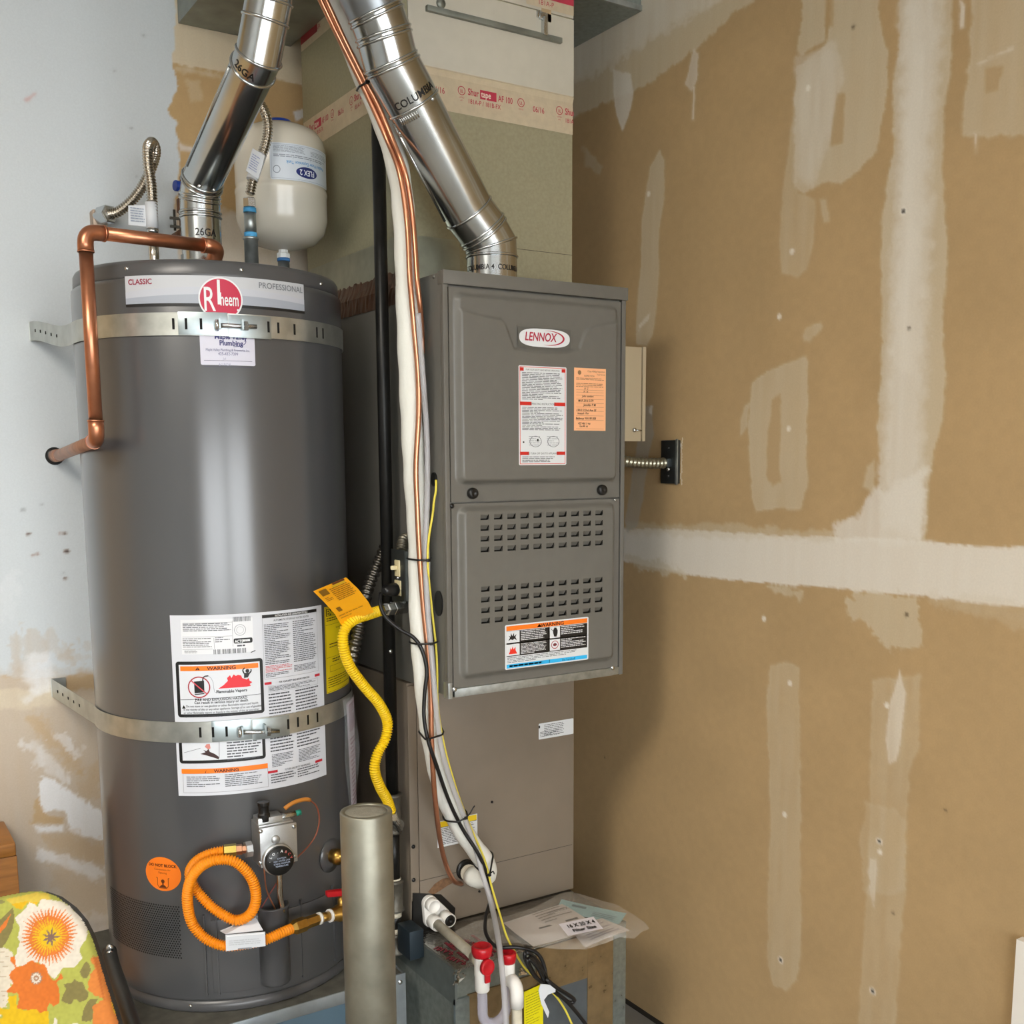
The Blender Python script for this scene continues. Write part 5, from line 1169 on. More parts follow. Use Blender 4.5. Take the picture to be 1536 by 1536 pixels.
L.para(.38, .12, .96, .62, 8, '#8f6410', .45, .14); L.rect(.10, .05, .32, .26, '#7a5510'); L.rect(.55, -.02, .92, .04, '#5c2c10'); L.rect(.5, .04, .9, .12, '#caa020'); L.para(.1, .34, .3, .5, 3, '#8f6410', .4, .3); L.rect(.14, .78, .26, .94, '#7a5510'); L.para(.05, 1.06, .95, 1.24, 2, '#b37d10', .35, .2)
L.build('tag_print', yt)

# ------------------------------------------------------------------ orange heater connector
of = thing('orange_gas_connector', 'orange corrugated gas hose looped in front of the water heater', 'hose', cylpt(480, 1378, TR+.05))
def z2(zx, zy, rad): return cylpt(180+zx/4.2667, 1160+zy/4.2667, TR+rad)
H_ = [(665, 497, .040), (590, 512, .040), (510, 548, .038), (462, 598, .034), (448, 655, .030), (480, 735, .030), (560, 830, .034), (640, 893, .040), (740, 940, .050), (826, 908, .058), (868, 825, .062), (862, 725, .064), (820, 640, .064), (745, 572, .064), (660, 552, .064), (562, 570, .062), (482, 630, .058), (440, 720, .054), (432, 830, .050), (458, 950, .046), (520, 1035, .044), (600, 1085, .046), (690, 1105, .050), (810, 1092, .056), (930, 1065, .062), (1040, 1018, .058), (1120, 985, .052)]
P = [z2(*h) for h in H_]
b = MB(); b.rib(P, .0094, .0014, .0050, 18); b.build('corrugated_hose', m_org, of)
inl = vf(373, 1273, -.022); d_ = (P[0]-inl).normalized(); Lf = (P[0]-inl).length
s = MB(); s.lathe([(.0085, -.006), (.0085, Lf*.25), (.0105, Lf*.27), (.0105, Lf*.5), (.009, Lf*.52)], inl, d_, 6, sm=False); s.build('adapter', M('copper_tone_fitting', '#b08468', .35, .9), of)
s = MB(); s.lathe([(.0125, Lf*.5), (.0125, Lf*.98), (.010, Lf)], inl, d_, 6, sm=False); s.build('flare_nut', M('yellow_zinc_nut', '#b9a758', .3, .95), of)
e0 = P[-1]; e1 = z2(1270, 930, .048); d_ = (e1-e0).normalized(); Lf = (e1-e0).length
s = MB(); s.lathe([(.0105, -.008), (.0150, 0), (.0150, Lf*.42), (.0115, Lf*.46)], e0, d_, 6, sm=False); s.build('flare_nut', m_brass, of)
s = MB(); s.lathe([(.0120, Lf*.45), (.0120, Lf*.95), (.010, Lf)], e0, d_, 6, sm=False); s.build('adapter', m_brass, of)
a, c = z2(685, 1075, .064), z2(925, 1040, .076)
tl, tr_, br, bl = z2(676, 1030, .066), z2(930, 1010, .078), z2(932, 1100, .074), z2(680, 1133, .062)
s = MB(); nn = (tr_-tl).cross(bl-tl).normalized(); nn = nn if nn.y < 0 else -nn
s.prism([tl+nn*.003, tr_+nn*.003, br+nn*.003, bl+nn*.003], -nn*.001)
k1, k2, k3 = z2(640, 1010, .045), z2(760, 960, .040), z2(870, 925, .045)
s.prism([tl, k1, k2, k3, z2(915, 1005, .070)], (0, 0, .0008)); ot = s.build('hose_tag', M('white_paper_tag', '#cfd2d6', .55), of, label='folded white paper tag')
L = Lab(lambda u, v, l: tl+(tr_-tl)*u+(bl-tl)*v+nn*(.0036+l), .0002); L.rect(.03, .04, .97, .1, '#e8e9ea'); L.para(.08, .35, .9, .72, 3, '#b7babd', .4, .15); L.rect(.3, .86, .65, .95, '#8b8e92'); L.build('tag_print', ot)

bv = thing('ball_valve', 'brass gas valve with red handle at the end of the orange hose', 'valve', z2(1370, 900, .06))
g0 = e1; g1 = z2(1400, 895, .052); d_ = (g1-g0).normalized()
s = MB(); s.cyl(g0, g0+d_*.005, .0125, 16); s.cyl(g0+d_*.026, g0+d_*.031, .0135, 16); s.build('thread_tape', m_white, bv)
s = MB(); s.cyl(g0+d_*.004, g0+d_*.028, .0095, 16); s.build('nipple', m_brass, bv)
vb0 = g0+d_*.030
s = MB(); s.lathe([(.012, 0), (.014, .003), (.014, .012), (.018, .018), (.018, .036), (.014, .040), (.014, .052), (.010, .052)], vb0, d_, 12); s.lathe([(.007, 0), (.007, .030), (.0045, .032), (.0045, .040)], vb0+d_*.027, (0, 0, 1), 12); s.build('valve_body', m_brass, bv)
hb = vb0+d_*.027+V(0, 0, .036)
s = MB(); s.prism([hb+d_*-.036+V(0, -.007, .006), hb+d_*.028+V(0, -.009, -.002), hb+d_*.028+V(0, .009, -.002), hb+d_*-.036+V(0, .007, .006)], (0, 0, .012)); s.build('handle', m_red, bv, bevel=.003)
s = MB(); s.cyl(vb0+d_*.05, V(GX-.12, GY-.052, gz(1343)-.01), .0105, 14); s.build('supply_pipe', m_iron2, bv)

# ------------------------------------------------------------------ steel bollard
bc = ond(549, 1216, 1.84); BX, BY, BZ = bc.x, bc.y, bc.z; BR = .0445
m_bol = M('weathered_steel_pipe', '#8f8d80', .48, .75, var=.16, vscale=22)
bol = thing('bollard', 'weathered steel bollard post in front of the water heater', 'bollard', (BX, BY, 0))
s = MB(); s.lathe([(BR, 0), (BR, BZ-.002), (BR-.001, BZ), (BR-.008, BZ), (BR-.0085, BZ-.004), (BR-.0085, BZ-.03)], (BX, BY, 0), n=48); s.build('pipe', m_bol, bol)
s = MB(); s.lathe([(BR-.0083, BZ-.010), (BR-.0083, BZ-.002), (.02, BZ-.0012), (0, BZ-.001)], (BX, BY, 0), n=40); s.build('concrete_fill', M('concrete_fill', '#8b887c', .9, var=.12, vscale=90, bump=.5, bscale=300), bol)

# ------------------------------------------------------------------ heater stand
m_stand = M('galvanized_angle', '#9aa3a8', .4, .75, var=.12, vscale=26)
hs = thing('heater_stand', 'galvanized steel stand carrying the water heater', 'stand', (.70, 2.27, 0))
SX0, SX1, SY0, SY1, SZ = .40, .981, 1.976, 2.56, TZ0
MB().box(SX0, SX1-.004, SY0+.003, SY1, SZ-.014, SZ-.0005).build('platform', M('dusty_sheet_metal', '#5c5b54', .7, .2, var=.25, vscale=40), hs)
MB().box(SX0, SX1-.022, SY0, SY0+.003, SZ-.028, SZ-.001).build('front_rail', m_stand, hs, bevel=.0006)
MB().box(SX1-.003, SX1, SY0, SY1, SZ-.03, SZ+.002).build('side_rail', m_stand, hs)
for x0, x1 in ((SX1-.025, SX1+.001), (SX0, SX0+.025)):
    for y0, y1 in ((SY0-.0015, SY0+.0035), (SY1-.004, SY1)):
        MB().box(x0, x1, y0, y1, 0, SZ-.0005 if x0 < .9 else SZ+.002).build('leg', m_stand, hs)
screw(hs, V(SX1-.012, SY0-.0015, SZ-.016), (0, -1, 0), .0042)
MB().box(SX0+.03, SX1-.03, SY0+.20, SY0+.206, .06, SZ-.03).build('back_panel', M('blue_grey_panel', '#5d7482', .5), hs)

# ------------------------------------------------------------------ furnace stand / supply box
m_kraft = M('brown_foil_tape', '#8c7756', .3, .55, var=.18, vscale=40, bump=.6, bscale=70)
KX0, KX1, KY0, KZ = 1.032, 1.478, 1.845, .392
fs_ = thing('furnace_stand', 'galvanized supply box and stand under the coil cabinet wrapped in foil tape', 'stand', (1.25, 2.2, 0))
MB().box(KX0, KX1-.004, KY0+.004, 2.57, 0.0, KZ).build('supply_box', M('supply_box_sheet', '#80857e', .5, .55, var=.2, vscale=60), fs_)
MB().box(KX0+.002, KX1-.002, KY0, CY+.05, KZ-.001, KZ+.003).build('top_foil', m_foil2, fs_)
MB().box(KX0-.002, KX0+.004, KY0-.002, 2.30, KZ-.075, KZ+.004).build('side_flange', M('dull_grey_flange', '#6a706c', .5, .5, var=.15, vscale=40), fs_)
MB().box(KX0-.002, KX0+.032, KY0-.003, KY0+.005, 0, KZ-.062).build('leg', m_spang, fs_); MB().box(KX1-.034, KX1+.002, KY0-.004, KY0+.004, 0, KZ+.001).build('leg', m_spang, fs_)
MB().box(1.235, KX1-.036, KY0-.002, KY0+.004, .285, KZ-.004).build('kraft_tape', m_kraft, fs_); MB().box(1.372, KX1-.034, KY0-.003, KY0+.004, 0, KZ-.004).build('kraft_tape', m_kraft, fs_)
MB().box(1.15, 1.372, KY0-.001, KY0+.004, .0, .286).build('front_panel', M('slate_panel', '#565c60', .5, .3, var=.15, vscale=30), fs_)
MB().box(KX0+.03, 1.236, KY0-.0012, KY0+.004, .0, KZ-.06).build('front_sheet', m_kraft, fs_)
L = Lab(lambda u, v, l: V(KX0+.012+u, KY0+.004+v, KZ+.0034+l), .0002)
for i_ in range(6): L.text('181A-P', .01+.034*(i_ % 3), .06+.055*(i_//3), .022, '#8c2f3c', 'LEFT', .8, .03, 0, 1.2); L.rect(.03+.034*(i_ % 3), .02+.055*(i_//3), .037+.034*(i_ % 3), .065+.055*(i_//3), '#7c2834')
L.build('tape_print', fs_)
cr = MB(); rn = random.Random(8)
for k in range(16):
    p = ony(690+rn.uniform(-8, 8), 1465+rn.uniform(-6, 8), KY0-.004); q = p+V(rn.uniform(-.012, .012), -.004, rn.uniform(-.012, .012)); r = p+V(rn.uniform(-.012, .012), -.002, rn.uniform(-.012, .012)); cr.add([p, q, r], [(0, 1, 2)])
for k in range(12):
    p = ony(780+rn.uniform(-4, 10), 1452+rn.uniform(-8, 8), KY0-.004); q = p+V(rn.uniform(-.012, .012), -.004, rn.uniform(-.012, .012)); r = p+V(rn.uniform(-.012, .012), -.002, rn.uniform(-.012, .012)); cr.add([p, q, r], [(0, 1, 2)])
o = cr.build('crumpled_foil', M('crumpled_foil', '#c9c6c0', .15, 1.), fs_, fix=False); o['kind'] = 'stuff'
# dark rail left of the box
tag(MB().box(.994, KX0-.004, 1.975, 2.034, KZ-.02, KZ+.045).build('mounting_block', M('blue_black_steel', '#2f3a42', .4, .5), None, bevel=.002), 'dark blue steel block beside the foot of the coil cabinet', 'bracket')
# hanging yellow card on the stand
yc = thing('yellow_label_card', 'yellow card label hanging on the furnace stand beside the drain pipe', 'label', ony(798, 1536, KY0-.006))
L = Lab(flat_map(ony(786, 1488, KY0-.006), ony(812, 1476, KY0-.006)-ony(786, 1488, KY0-.006), (0, 0, -1), (0, -1, 0)), .0003)
L.rect(0, 0, .050, .095, '#e6da0a', 1); L.rect(0, 0, .050, .095, '#b7ad20', -3); L.lay = 2; L.para(.004, .012, .044, .085, 12, '#a89f12', .3, .15); L.build('card', yc)

# ------------------------------------------------------------------ condensate drain
m_pvc = M('white_pvc', '#e2e0da', .35); m_pvcd = M('aged_pvc', '#c4beab', .5, var=.12, vscale=50)
pd_ = thing('drain_adapter', 'white plastic drain adapter with black plug at the coil cabinet foot', 'fitting', ony(650, 1390, CY-.02))
C0, C1, C2 = [ony(x, y, CY-.022) for x, y in ((648, 1357), (668, 1376), (650, 1382))]
def hull(cs, r, d0, d1, name, m, parent, bev=.004):
    pts = []
    for c in cs:
        for k in range(24): a = 2*math.pi*k/24; pts.append((c.x+r*math.cos(a), c.z+r*math.sin(a)))
    pts = sorted(set(pts)); lo = []; up = []
    cr_ = lambda o, a, b: (a[0]-o[0])*(b[1]-o[1])-(a[1]-o[1])*(b[0]-o[0])
    for p in pts:
        while len(lo) > 1 and cr_(lo[-2], lo[-1], p) <= 0: lo.pop()
        lo.append(p)
    for p in reversed(pts):
        while len(up) > 1 and cr_(up[-2], up[-1], p) <= 0: up.pop()
        up.append(p)
    h = lo[:-1]+up[:-1]; s = MB(); s.prism([V(x, d0, z) for x, z in h], (0, d1-d0, 0)); return s.build(name, m, parent, bevel=bev)
hull([C0, C1, C2], .0175, CY-.016, CY-.002, 'adapter_plate', m_pvc, pd_)
for c, L_, nm in ((C0, .020, 'port_cap'), (C1, .030, 'port'), (C2, .030, 'port')):
    s = MB(); s.lathe([(.0155, 0), (.0155, L_), (.0135, L_+.001), (.012, L_-.003), (0, L_-.003)], V(c.x, CY-.014, c.z), (0, -1, 0), 28); s.build(nm, m_pvc, pd_)
s = MB(); s.lathe([(.0125, .024), (.0125, .0305), (.004, .031), (0, .028)], V(C1.x, CY-.014, C1.z), (0, -1, 0), 20); s.build('plug', m_black, pd_)
YT = 1.775
tr = thing('condensate_trap', 'white and clear condensate trap with two red caps below the furnace', 'drain trap', ony(740, 1536, YT))
t0 = ony(723, 1440, YT)
q1 = V(C2.x, CY-.042, C2.z); q2 = V(t0.x, YT, ony(712, 1447, YT).z)
pipe(tr, 'inlet_pipe', q1, q2, .0108, m_pvcd)
s = MB(); d_ = (q2-q1).normalized(); s.cyl(q2-d_*.035, q2, .014, 20); s.build('inlet_socket', m_pvcd, tr)
zt0, zt1, zt2 = [ony(723, y, YT).z for y in (1428, 1462, 1486)]
s = MB(); s.lathe([(.0135, zt2), (.0150, zt2+.002), (.0150, zt1-.004), (.0160, zt1), (.0165, zt0)], (t0.x, YT, 0), n=28); s.build('trap_body', m_pvc, tr)
def redcap(x, z, r, nm='red_cap'):
    s = MB(); s.lathe([(r*.86, -.016), (r*.92, -.012), (r, -.006), (r*1.0, .003), (r*.9, .006), (r*.72, .006), (r*.60, -.001), (0, -.002)], (x, YT, z), n=32); return s.build(nm, m_red, tr)
redcap(t0.x, zt0+.008, .0215)
dc = ony(731, 1451, YT-.022); f_ = V(.15, -1, .1).normalized()
s = MB(); s.lathe([(.0165, -.004), (.0165, .003), (.0145, .005), (.0105, .002), (0, .002)], dc, f_, 30); s.box(dc.x-.006, dc.x+.005, dc.y-.003, dc.y+.002, dc.z-.032, dc.z-.012); s.build('red_flap_cap', m_red, tr)
m_cl = M('clear_pvc', '#cfcfe0', .08, alpha=.38, spec=.7)
x2 = ony(760, 1500, YT).x
zu = ony(723, 1541, YT).z
P = [V(t0.x, YT, zt2+.004), V(t0.x, YT, zu+.03)]+[V((t0.x+x2)/2-(x2-t0.x)/2*math.cos(a), YT, zu+.03-(x2-t0.x)/2*math.sin(a)) for a in [math.pi*k/10 for k in range(1, 10)]]+[V(x2, YT, zu+.03), V(x2, YT, zt1-.01)]
s = MB(); s.tube(P, .0108, 20, 0, False); s.build('clear_u_tube', m_cl, tr, fix=True)
s = MB(); m_ = V((t0.x+x2)/2, YT-.012, zu-.028); s.tube([m_+V(-.006, 0, -.02), m_+V(-.004, 0, .0), m_+V(.002, 0, .022)], .0016, 6); s.build('red_mark', m_red, tr)
c2 = ony(768, 1452, YT); zc0, zc1 = ony(768, 1436, YT).z, ony(768, 1462, YT).z
s = MB(); s.cyl(V(x2+.004, YT, zc1-.01), V(x2+.004, YT, zc0+.002), .0142, 26); s.build('vent_tee', m_pvc, tr); redcap(x2+.004, zc0+.008, .0172)
ea = V(x2+.004, YT, zc1-.004); eb = ony(775, 1470, YT-.035); eb = V(eb.x, eb.y, zc1-.004); ed = V(eb.x, eb.y, zc1-.10)
P = bend(ea, eb, ed, .02, 10); P = [ea]+P+[V(eb.x, eb.y, ony(775, 1510, YT-.035).z)]
s = MB(); s.tube(P, .0142, 26); s.build('outlet_elbow', m_pvc, tr)
pipe(tr, 'outlet_pipe', V(eb.x, eb.y, 0.004), V(eb.x, eb.y, P[-1].z+.002), .0108, m_pvcd)

# ------------------------------------------------------------------ bag with papers on the stand
pb_ = thing('document_bag', 'clear plastic bag with installation papers lying on the furnace stand', 'plastic bag', onz(830, 1400, KZ+.004))
def sheet(pts, z, m, name, parent, sub=10, wave=.004, seed=1, lift=None):
    """bilinear sheet through 4 pixel corners lying at height z (corner heights may be given)"""
    zz = z if isinstance(z, (list, tuple)) else [z]*4
    Q = [onz(p[0], p[1], h) for p, h in zip(pts, zz)]; rn = random.Random(seed); vs = []; fs = []
    ph = [rn.uniform(0, 6) for _ in range(4)]
    for i in range(sub+1):
        for j in range(sub+1):
            u, v = i/sub, j/sub; p = (Q[0]*(1-u)+Q[1]*u)*(1-v)+(Q[3]*(1-u)+Q[2]*u)*v
            vs.append(p+V(0, 0, wave*math.sin(ph[0]+4*u+2*v)*math.sin(ph[1]+3*v)))
    for i in range(sub):
        for j in range(sub): o = i*(sub+1)+j; fs.append((o, o+sub+1, o+sub+2, o+1))
    b = MB(); b.add(vs, fs, 0, True); o = b.build(name, m, parent, fix=False)
    def mp(u, v, l):
        p = (Q[0]*(1-u)+Q[1]*u)*(1-v)+(Q[3]*(1-u)+Q[2]*u)*v
        return p+V(0, 0, wave*math.sin(ph[0]+4*u+2*v)*math.sin(ph[1]+3*v)+l+.0012)
    return o, mp
m_paper = M('white_paper', '#d6cdc6', .7); m_paper2 = M('blue_booklet', '#9cc3c6', .6)
z0_ = KZ+.006
bk, mp = sheet([(842, 1349), (940, 1370), (928, 1386), (834, 1366)], [z0_+.005]*4, m_paper2, 'booklet', pb_, wave=.001, seed=2); bk['label'] = 'pale blue booklet'
L = Lab(mp, .0003); L.rect(.2, .25, .42, .45, '#5b7f86'); L.para(.55, .5, .95, .9, 3, '#5b7f86', .4, .2); L.build('booklet_print', bk)
p1s, mp = sheet([(755, 1384), (843, 1356), (905, 1392), (800, 1420)], [z0_+.006, z0_+.007, z0_+.008, z0_+.004], m_paper, 'paper', pb_, wave=.003, seed=3)
L = Lab(mp, .0003); L.para(.45, .05, .95, .5, 5, '#8a827c', .3, .12); L.rect(.3, .52, .9, .57, '#4a4543'); L.rect(.55, .68, .9, .73, '#4a4543'); L.text('LENNOX', .62, .22, .11, '#5a5350', 'LEFT', .8); L.build('paper_print', p1s)
p2s, mp = sheet([(852, 1392), (903, 1376), (945, 1395), (878, 1421)], [z0_+.009, z0_+.009, z0_+.010, z0_+.005], m_paper, 'paper', pb_, wave=.002, seed=5)
L = Lab(mp, .0003); L.para(.2, .1, .9, .9, 7, '#9a8f98', .3, .12); L.build('paper_print', p2s)
# the film itself: a loose crumpled sheet over the papers
out = [(676, 1400), (712, 1382), (760, 1374), (800, 1362), (845, 1338), (868, 1340), (900, 1350), (925, 1357), (952, 1373), (968, 1384), (974, 1393), (962, 1398), (952, 1408), (930, 1406), (905, 1416), (878, 1424), (840, 1424), (800, 1420), (775, 1414), (735, 1416), (700, 1412)]
cpx = (830, 1392); rn = random.Random(4); vs = [onz(cpx[0], cpx[1], z0_+.018)]; rings_ = 5; n = len(out)
for r in range(1, rings_+1):
    for k, p in enumerate(out):
        f = r/rings_; zz = z0_+.018*(1-f*.75)+rn.uniform(-.003, .004)*(1 if r < rings_ else .5)+.006
        vs.append(onz(cpx[0]+(p[0]-cpx[0])*f, cpx[1]+(p[1]-cpx[1])*f, zz))
fs = [(0, 1+k, 1+(k+1) % n) for k in range(n)]+[(1+(r-1)*n+k, 1+r*n+k, 1+r*n+(k+1) % n, 1+(r-1)*n+(k+1) % n) for r in range(1, rings_) for k in range(n)]
b = MB(); b.add(vs, fs, 0, True); b.build('film', M('bag_film', '#dcd8d0', .12, alpha=.28, spec=.9, bump=.7, bscale=60), pb_, fix=False)
card = thing('note_card', 'small white card with a handwritten filter size on the paper bag', 'card', onz(870, 1390, z0_+.034))
co, mp = sheet([(838, 1386), (890, 1375), (905, 1393), (852, 1404)], [z0_+.042]*4, M('white_card', '#e6e2ea', .6), 'card', card, wave=0.0, seed=6)
L = Lab(mp, .0004); L.text('16 X 20 X 4', .13, .50, .36, '#0c0e12', 'LEFT', .44, .03); L.text('Filter Size', .2, .86, .30, '#0c0e12', 'LEFT', .55, .03); L.build('handwriting', card)

# ------------------------------------------------------------------ line set, tubing and wires
m_ins = M('white_foam_insulation', '#dcdcd4', .8, bump=.3, bscale=160)
YL = 1.935
def lp(px, py, y=YL): return ony(px, py, y)
ls1 = thing('insulated_line', 'white foam insulated refrigerant line running down beside the furnace', 'refrigerant line', lp(705, 1310, CY))
_c = lp(455, -110, 1.99)
P = [V(_c.x-.06, _c.y, ZC), _c, lp(488, -30, 1.992), lp(520, 50, 1.992), lp(552, 128, 1.992), lp(578, 190, 1.988), lp(599, 265, 1.972), lp(607, 350, 1.95), lp(611, 470), lp(616, 600), lp(622, 720), lp(628, 810), lp(629, 900), lp(633, 980, 1.93), lp(641, 1060, 1.93), lp(650, 1120, 1.935), lp(664, 1180, 1.95), lp(686, 1232, 1.965), lp(709, 1268, 1.975), lp(728, 1294, 1.98), lp(731, 1312, 1.99), lp(718, 1318, 2.01), lp(705, 1312, 2.035)]
b = MB(); pp = catmull(P, .012); rr = [.0218+(.0008*math.sin(i*.9)) for i in range(len(pp))]; FOAM = pp; b.tube(pp, rr, 24); b.build('foam_sleeve', m_ins, ls1)
s = MB(); s.lathe([(.024, 0), (.024, .003), (.02, .006)], lp(698, 1304, CY-.001), (0, -1, 0), 28); s.build('port_grommet', m_black, ls1)
s = MB(); s.cyl(lp(704, 1310, 2.03), lp(702, 1309, CY+.002), .0195, 24); s.build('sleeve_end', M('cut_foam', '#c4bba8', .9, bump=.6, bscale=220), ls1)
# the lines are laid on the foam: each is pushed toward the viewer's side until it only touches what it lies on
VENTP = [tuple(p) for a_, c_ in zip(VENT_PTS, VENT_PTS[1:]) for p in [a_.lerp(c_, k/30) for k in range(31)]]
OBS = [(np.array([tuple(p) for p in catmull(FOAM, .004)]), .0222), (np.array(VENTP), .0545)]
LAID = [(catmull(FOAM, .004), .0222)]
def drape(P, r, gap=.0004, fixed=3):
    Q = catmull(P, .006); n = len(Q); sh = np.zeros(n); D = [(CAM-q).normalized() for q in Q]
    for i, q in enumerate(Q):
        if i > n-1-fixed*4: continue
        for k in range(0, 90):
            p = q+D[i]*(k*.0006); pa = np.array(tuple(p))
            if all(np.min(np.sum((o-pa)**2, 1)) >= (ro+r+gap)**2 for o, ro in OBS): sh[i] = k*.0006; break
    e = np.array([sh[max(0, i-3):i+4].max() for i in range(n)]); e = np.array([e[max(0, i-4):i+5].mean() for i in range(n)])
    e[max(0, n-fixed*4):] *= np.linspace(1, 0, min(n, fixed*4)); out = [q+d*float(s_) for q, d, s_ in zip(Q, D, e)]
    OBS.append((np.array([tuple(p) for p in out]), r)); LAID.append((out, r)); return out
cl = thing('copper_line', 'thin bare copper refrigerant line strapped to the white insulated line', 'refrigerant line', lp(690, 1326, CY))
YC = YL-.030
P = [V(_c.x-.085, 1.945, ZC), lp(440, -90, 1.945), lp(481, 0, 1.965), lp(511, 62, 1.965), lp(541, 122, 1.965), lp(559, 160, 1.96), lp(581, 210, 1.95), lp(600, 262, 1.925), lp(611, 338, 1.92), lp(615, 420, YC), lp(621, 490, YC), lp(627, 560, YC), lp(628, 620, YC), lp(624, 700, YC), lp(626, 765, YC), lp(629, 830, YC), lp(634, 900, YC), lp(642, 980, YC), lp(646, 1040, YC), lp(647, 1100, YC-.002), lp(650, 1165, YC+.005), lp(656, 1230, YC+.03), lp(663, 1275, 1.975), lp(672, 1305, 2.0), lp(682, 1322, 2.02), lp(692, 1326, CY+.002)]
m_cu2 = M('bare_copper_tube', '#c98c6c', .3, .9, var=.1, vscale=15)
b = MB(); b.tube(drape(P, .0054), .0054, 12); b.build('tube', m_cu2, cl)
cl2 = thing('copper_line', 'second bare copper tube running up beside the furnace vent', 'refrigerant line', lp(600, 262, 1.95))
P = [V(_c.x-.075, 1.95, ZC), lp(446, -90, 1.95), lp(489, 0, 1.965), lp(518, 62, 1.965), lp(548, 122, 1.962), lp(568, 160, 1.956), lp(590, 212, 1.945), lp(609, 264, 1.922), lp(620, 338, 1.922), lp(626, 420, 1.918), lp(632, 480, 1.935), lp(634, 530, 1.945)]
b = MB(); b.tube(drape(P, .0050, fixed=0), .0050, 12); b.build('tube', m_cu2, cl2)
ct = thing('vinyl_tube', 'grey clear vinyl drain tube hanging down to the condensate trap', 'tube', lp(757, 1536, 1.74))
YK = YL-.030
P = [lp(627, 470, YK), lp(634, 560, YK), lp(640, 650, YK), lp(641, 740, YK), lp(638, 830, YK), lp(642, 920, YK), lp(649, 1000, YK), lp(655, 1070, YK-.008), lp(663, 1125, YK-.006), lp(679, 1180, YK+.01), lp(699, 1232, YK+.03), lp(714, 1275, YK+.035), lp(724, 1312, YK+.02), lp(736, 1352, 1.89), lp(746, 1400, 1.80), lp(752, 1445, 1.742), lp(757, 1500, 1.73), lp(761, 1560, 1.728)]
m_vin = M('vinyl_tubing', '#c2c1c4', .28, alpha=.5, spec=.5)
b = MB(); b.tube(drape(P, .0058, fixed=0), .0058, 14); b.build('tube', m_vin, ct)
yw = thing('yellow_wire', 'thin yellow thermostat wire leaving the furnace side', 'wire', lp(656, 720, FY))
YY = YL-.034
P = [onx(654, 720, FX0-.003), onx(654, 735, FX0-.006), onx(651, 752, FX0-.012), lp(649, 772, YY), lp(643, 810, YY), lp(642, 850, YY), lp(648, 915, YY), lp(654, 970, YY), lp(656, 1015, YY), lp(656, 1045, YY), lp(660, 1085, YY), lp(669, 1130, YY+.01), lp(681, 1172, YY+.02), lp(692, 1205, YY+.035), lp(710, 1250, YY+.05), lp(727, 1290, YY+.05), lp(738, 1332, 1.91), lp(750, 1372, 1.86), lp(759, 1402, 1.815), lp(770, 1424, 1.805), lp(790, 1455, 1.80), lp(825, 1485, 1.785), lp(845, 1510, 1.775), lp(862, 1545, 1.77)]
b = MB(); b.tube(drape(P, .0023, fixed=0), .0023, 8); b.build('jacket', M('yellow_wire', '#dccb4a', .45), yw)
bc_ = thing('black_cord', 'black power cord plugged into the outlet box and coiled at the trap', 'cord', lp(830, 1490, 1.76))
YB_ = YL-.030
P = [lp(571, 890, 1.965), lp(570, 905, 1.95), lp(578, 925, 1.935), lp(598, 943, 1.925), lp(620, 956, 1.91), lp(633, 975, 1.905), lp(640, 1005, YB_), lp(637, 1040, YB_-.004), lp(636, 1075, YB_-.006), lp(642, 1110, YB_-.006), lp(656, 1152, YB_+.004), lp(673, 1200, YB_+.02), lp(693, 1242, YB_+.035), lp(718, 1282, YB_+.035), lp(731, 1315, 1.945), lp(736, 1345, 1.935), lp(729, 1375, 1.90), lp(729, 1400, 1.85), lp(745, 1420, 1.80), lp(775, 1421, 1.775), lp(803, 1428, 1.765), lp(815, 1445, 1.76), lp(820, 1470, 1.755)]
m_cord = M('black_cord', '#161617', .4)
b = MB(); b.tube(drape(P, .0040, fixed=0), .0040, 10); b.build('cable', m_cord, bc_)
s = MB(); q = lp(592, 884, 1.975); s.lathe([(.006, -.035), (.010, -.030), (.013, -.012), (.014, 0), (.010, .004)], q, (.9, .4, 0), 16); s.build('plug', m_black, bc_)
for k, (dx, dy, sc) in enumerate(((0, 0, 1), (3, 5, .85), (-2, 3, .7))):
    ring_ = [(788, 1428), (797, 1432), (808, 1445), (818, 1462), (822, 1476), (815, 1475), (803, 1465), (793, 1450), (787, 1436), (788, 1428)]
    b = MB(); b.tube(catmull([lp(806+(x-806)*sc+dx, 1452+(y-1452)*sc+dy, 1.76-.006*k) for x, y in ring_], .008), .0042, 10); b.build('coil_loop', m_cord, bc_)
b = MB(); b.tube(catmull([lp(820, 1470, 1.755), lp(832, 1488, 1.75), lp(848, 1500, 1.75), lp(870, 1525, 1.75), lp(895, 1560, 1.75)], .01), .0042, 10); b.build('cable_tail', m_cord, bc_)
b = MB(); b.tube(catmull([lp(818, 1468, 1.745), lp(836, 1482, 1.74), lp(852, 1492, 1.74), lp(862, 1500, 1.745), lp(855, 1504, 1.75), lp(838, 1492, 1.75), lp(822, 1476, 1.75)], .008), .0042, 10); b.build('coil_loop', m_cord, bc_)
s = MB(); s.prism([lp(811, 1476, 1.742), lp(834, 1478, 1.742), lp(833, 1488, 1.742), lp(822, 1492, 1.742), lp(816, 1500, 1.742), lp(824, 1518, 1.742), lp(822, 1527, 1.742), lp(812, 1506, 1.742), lp(808, 1486, 1.742)], (0, .001, 0)); s.build('paper_label', M('white_paper_tag', '#cfd2d6', .55), bc_)
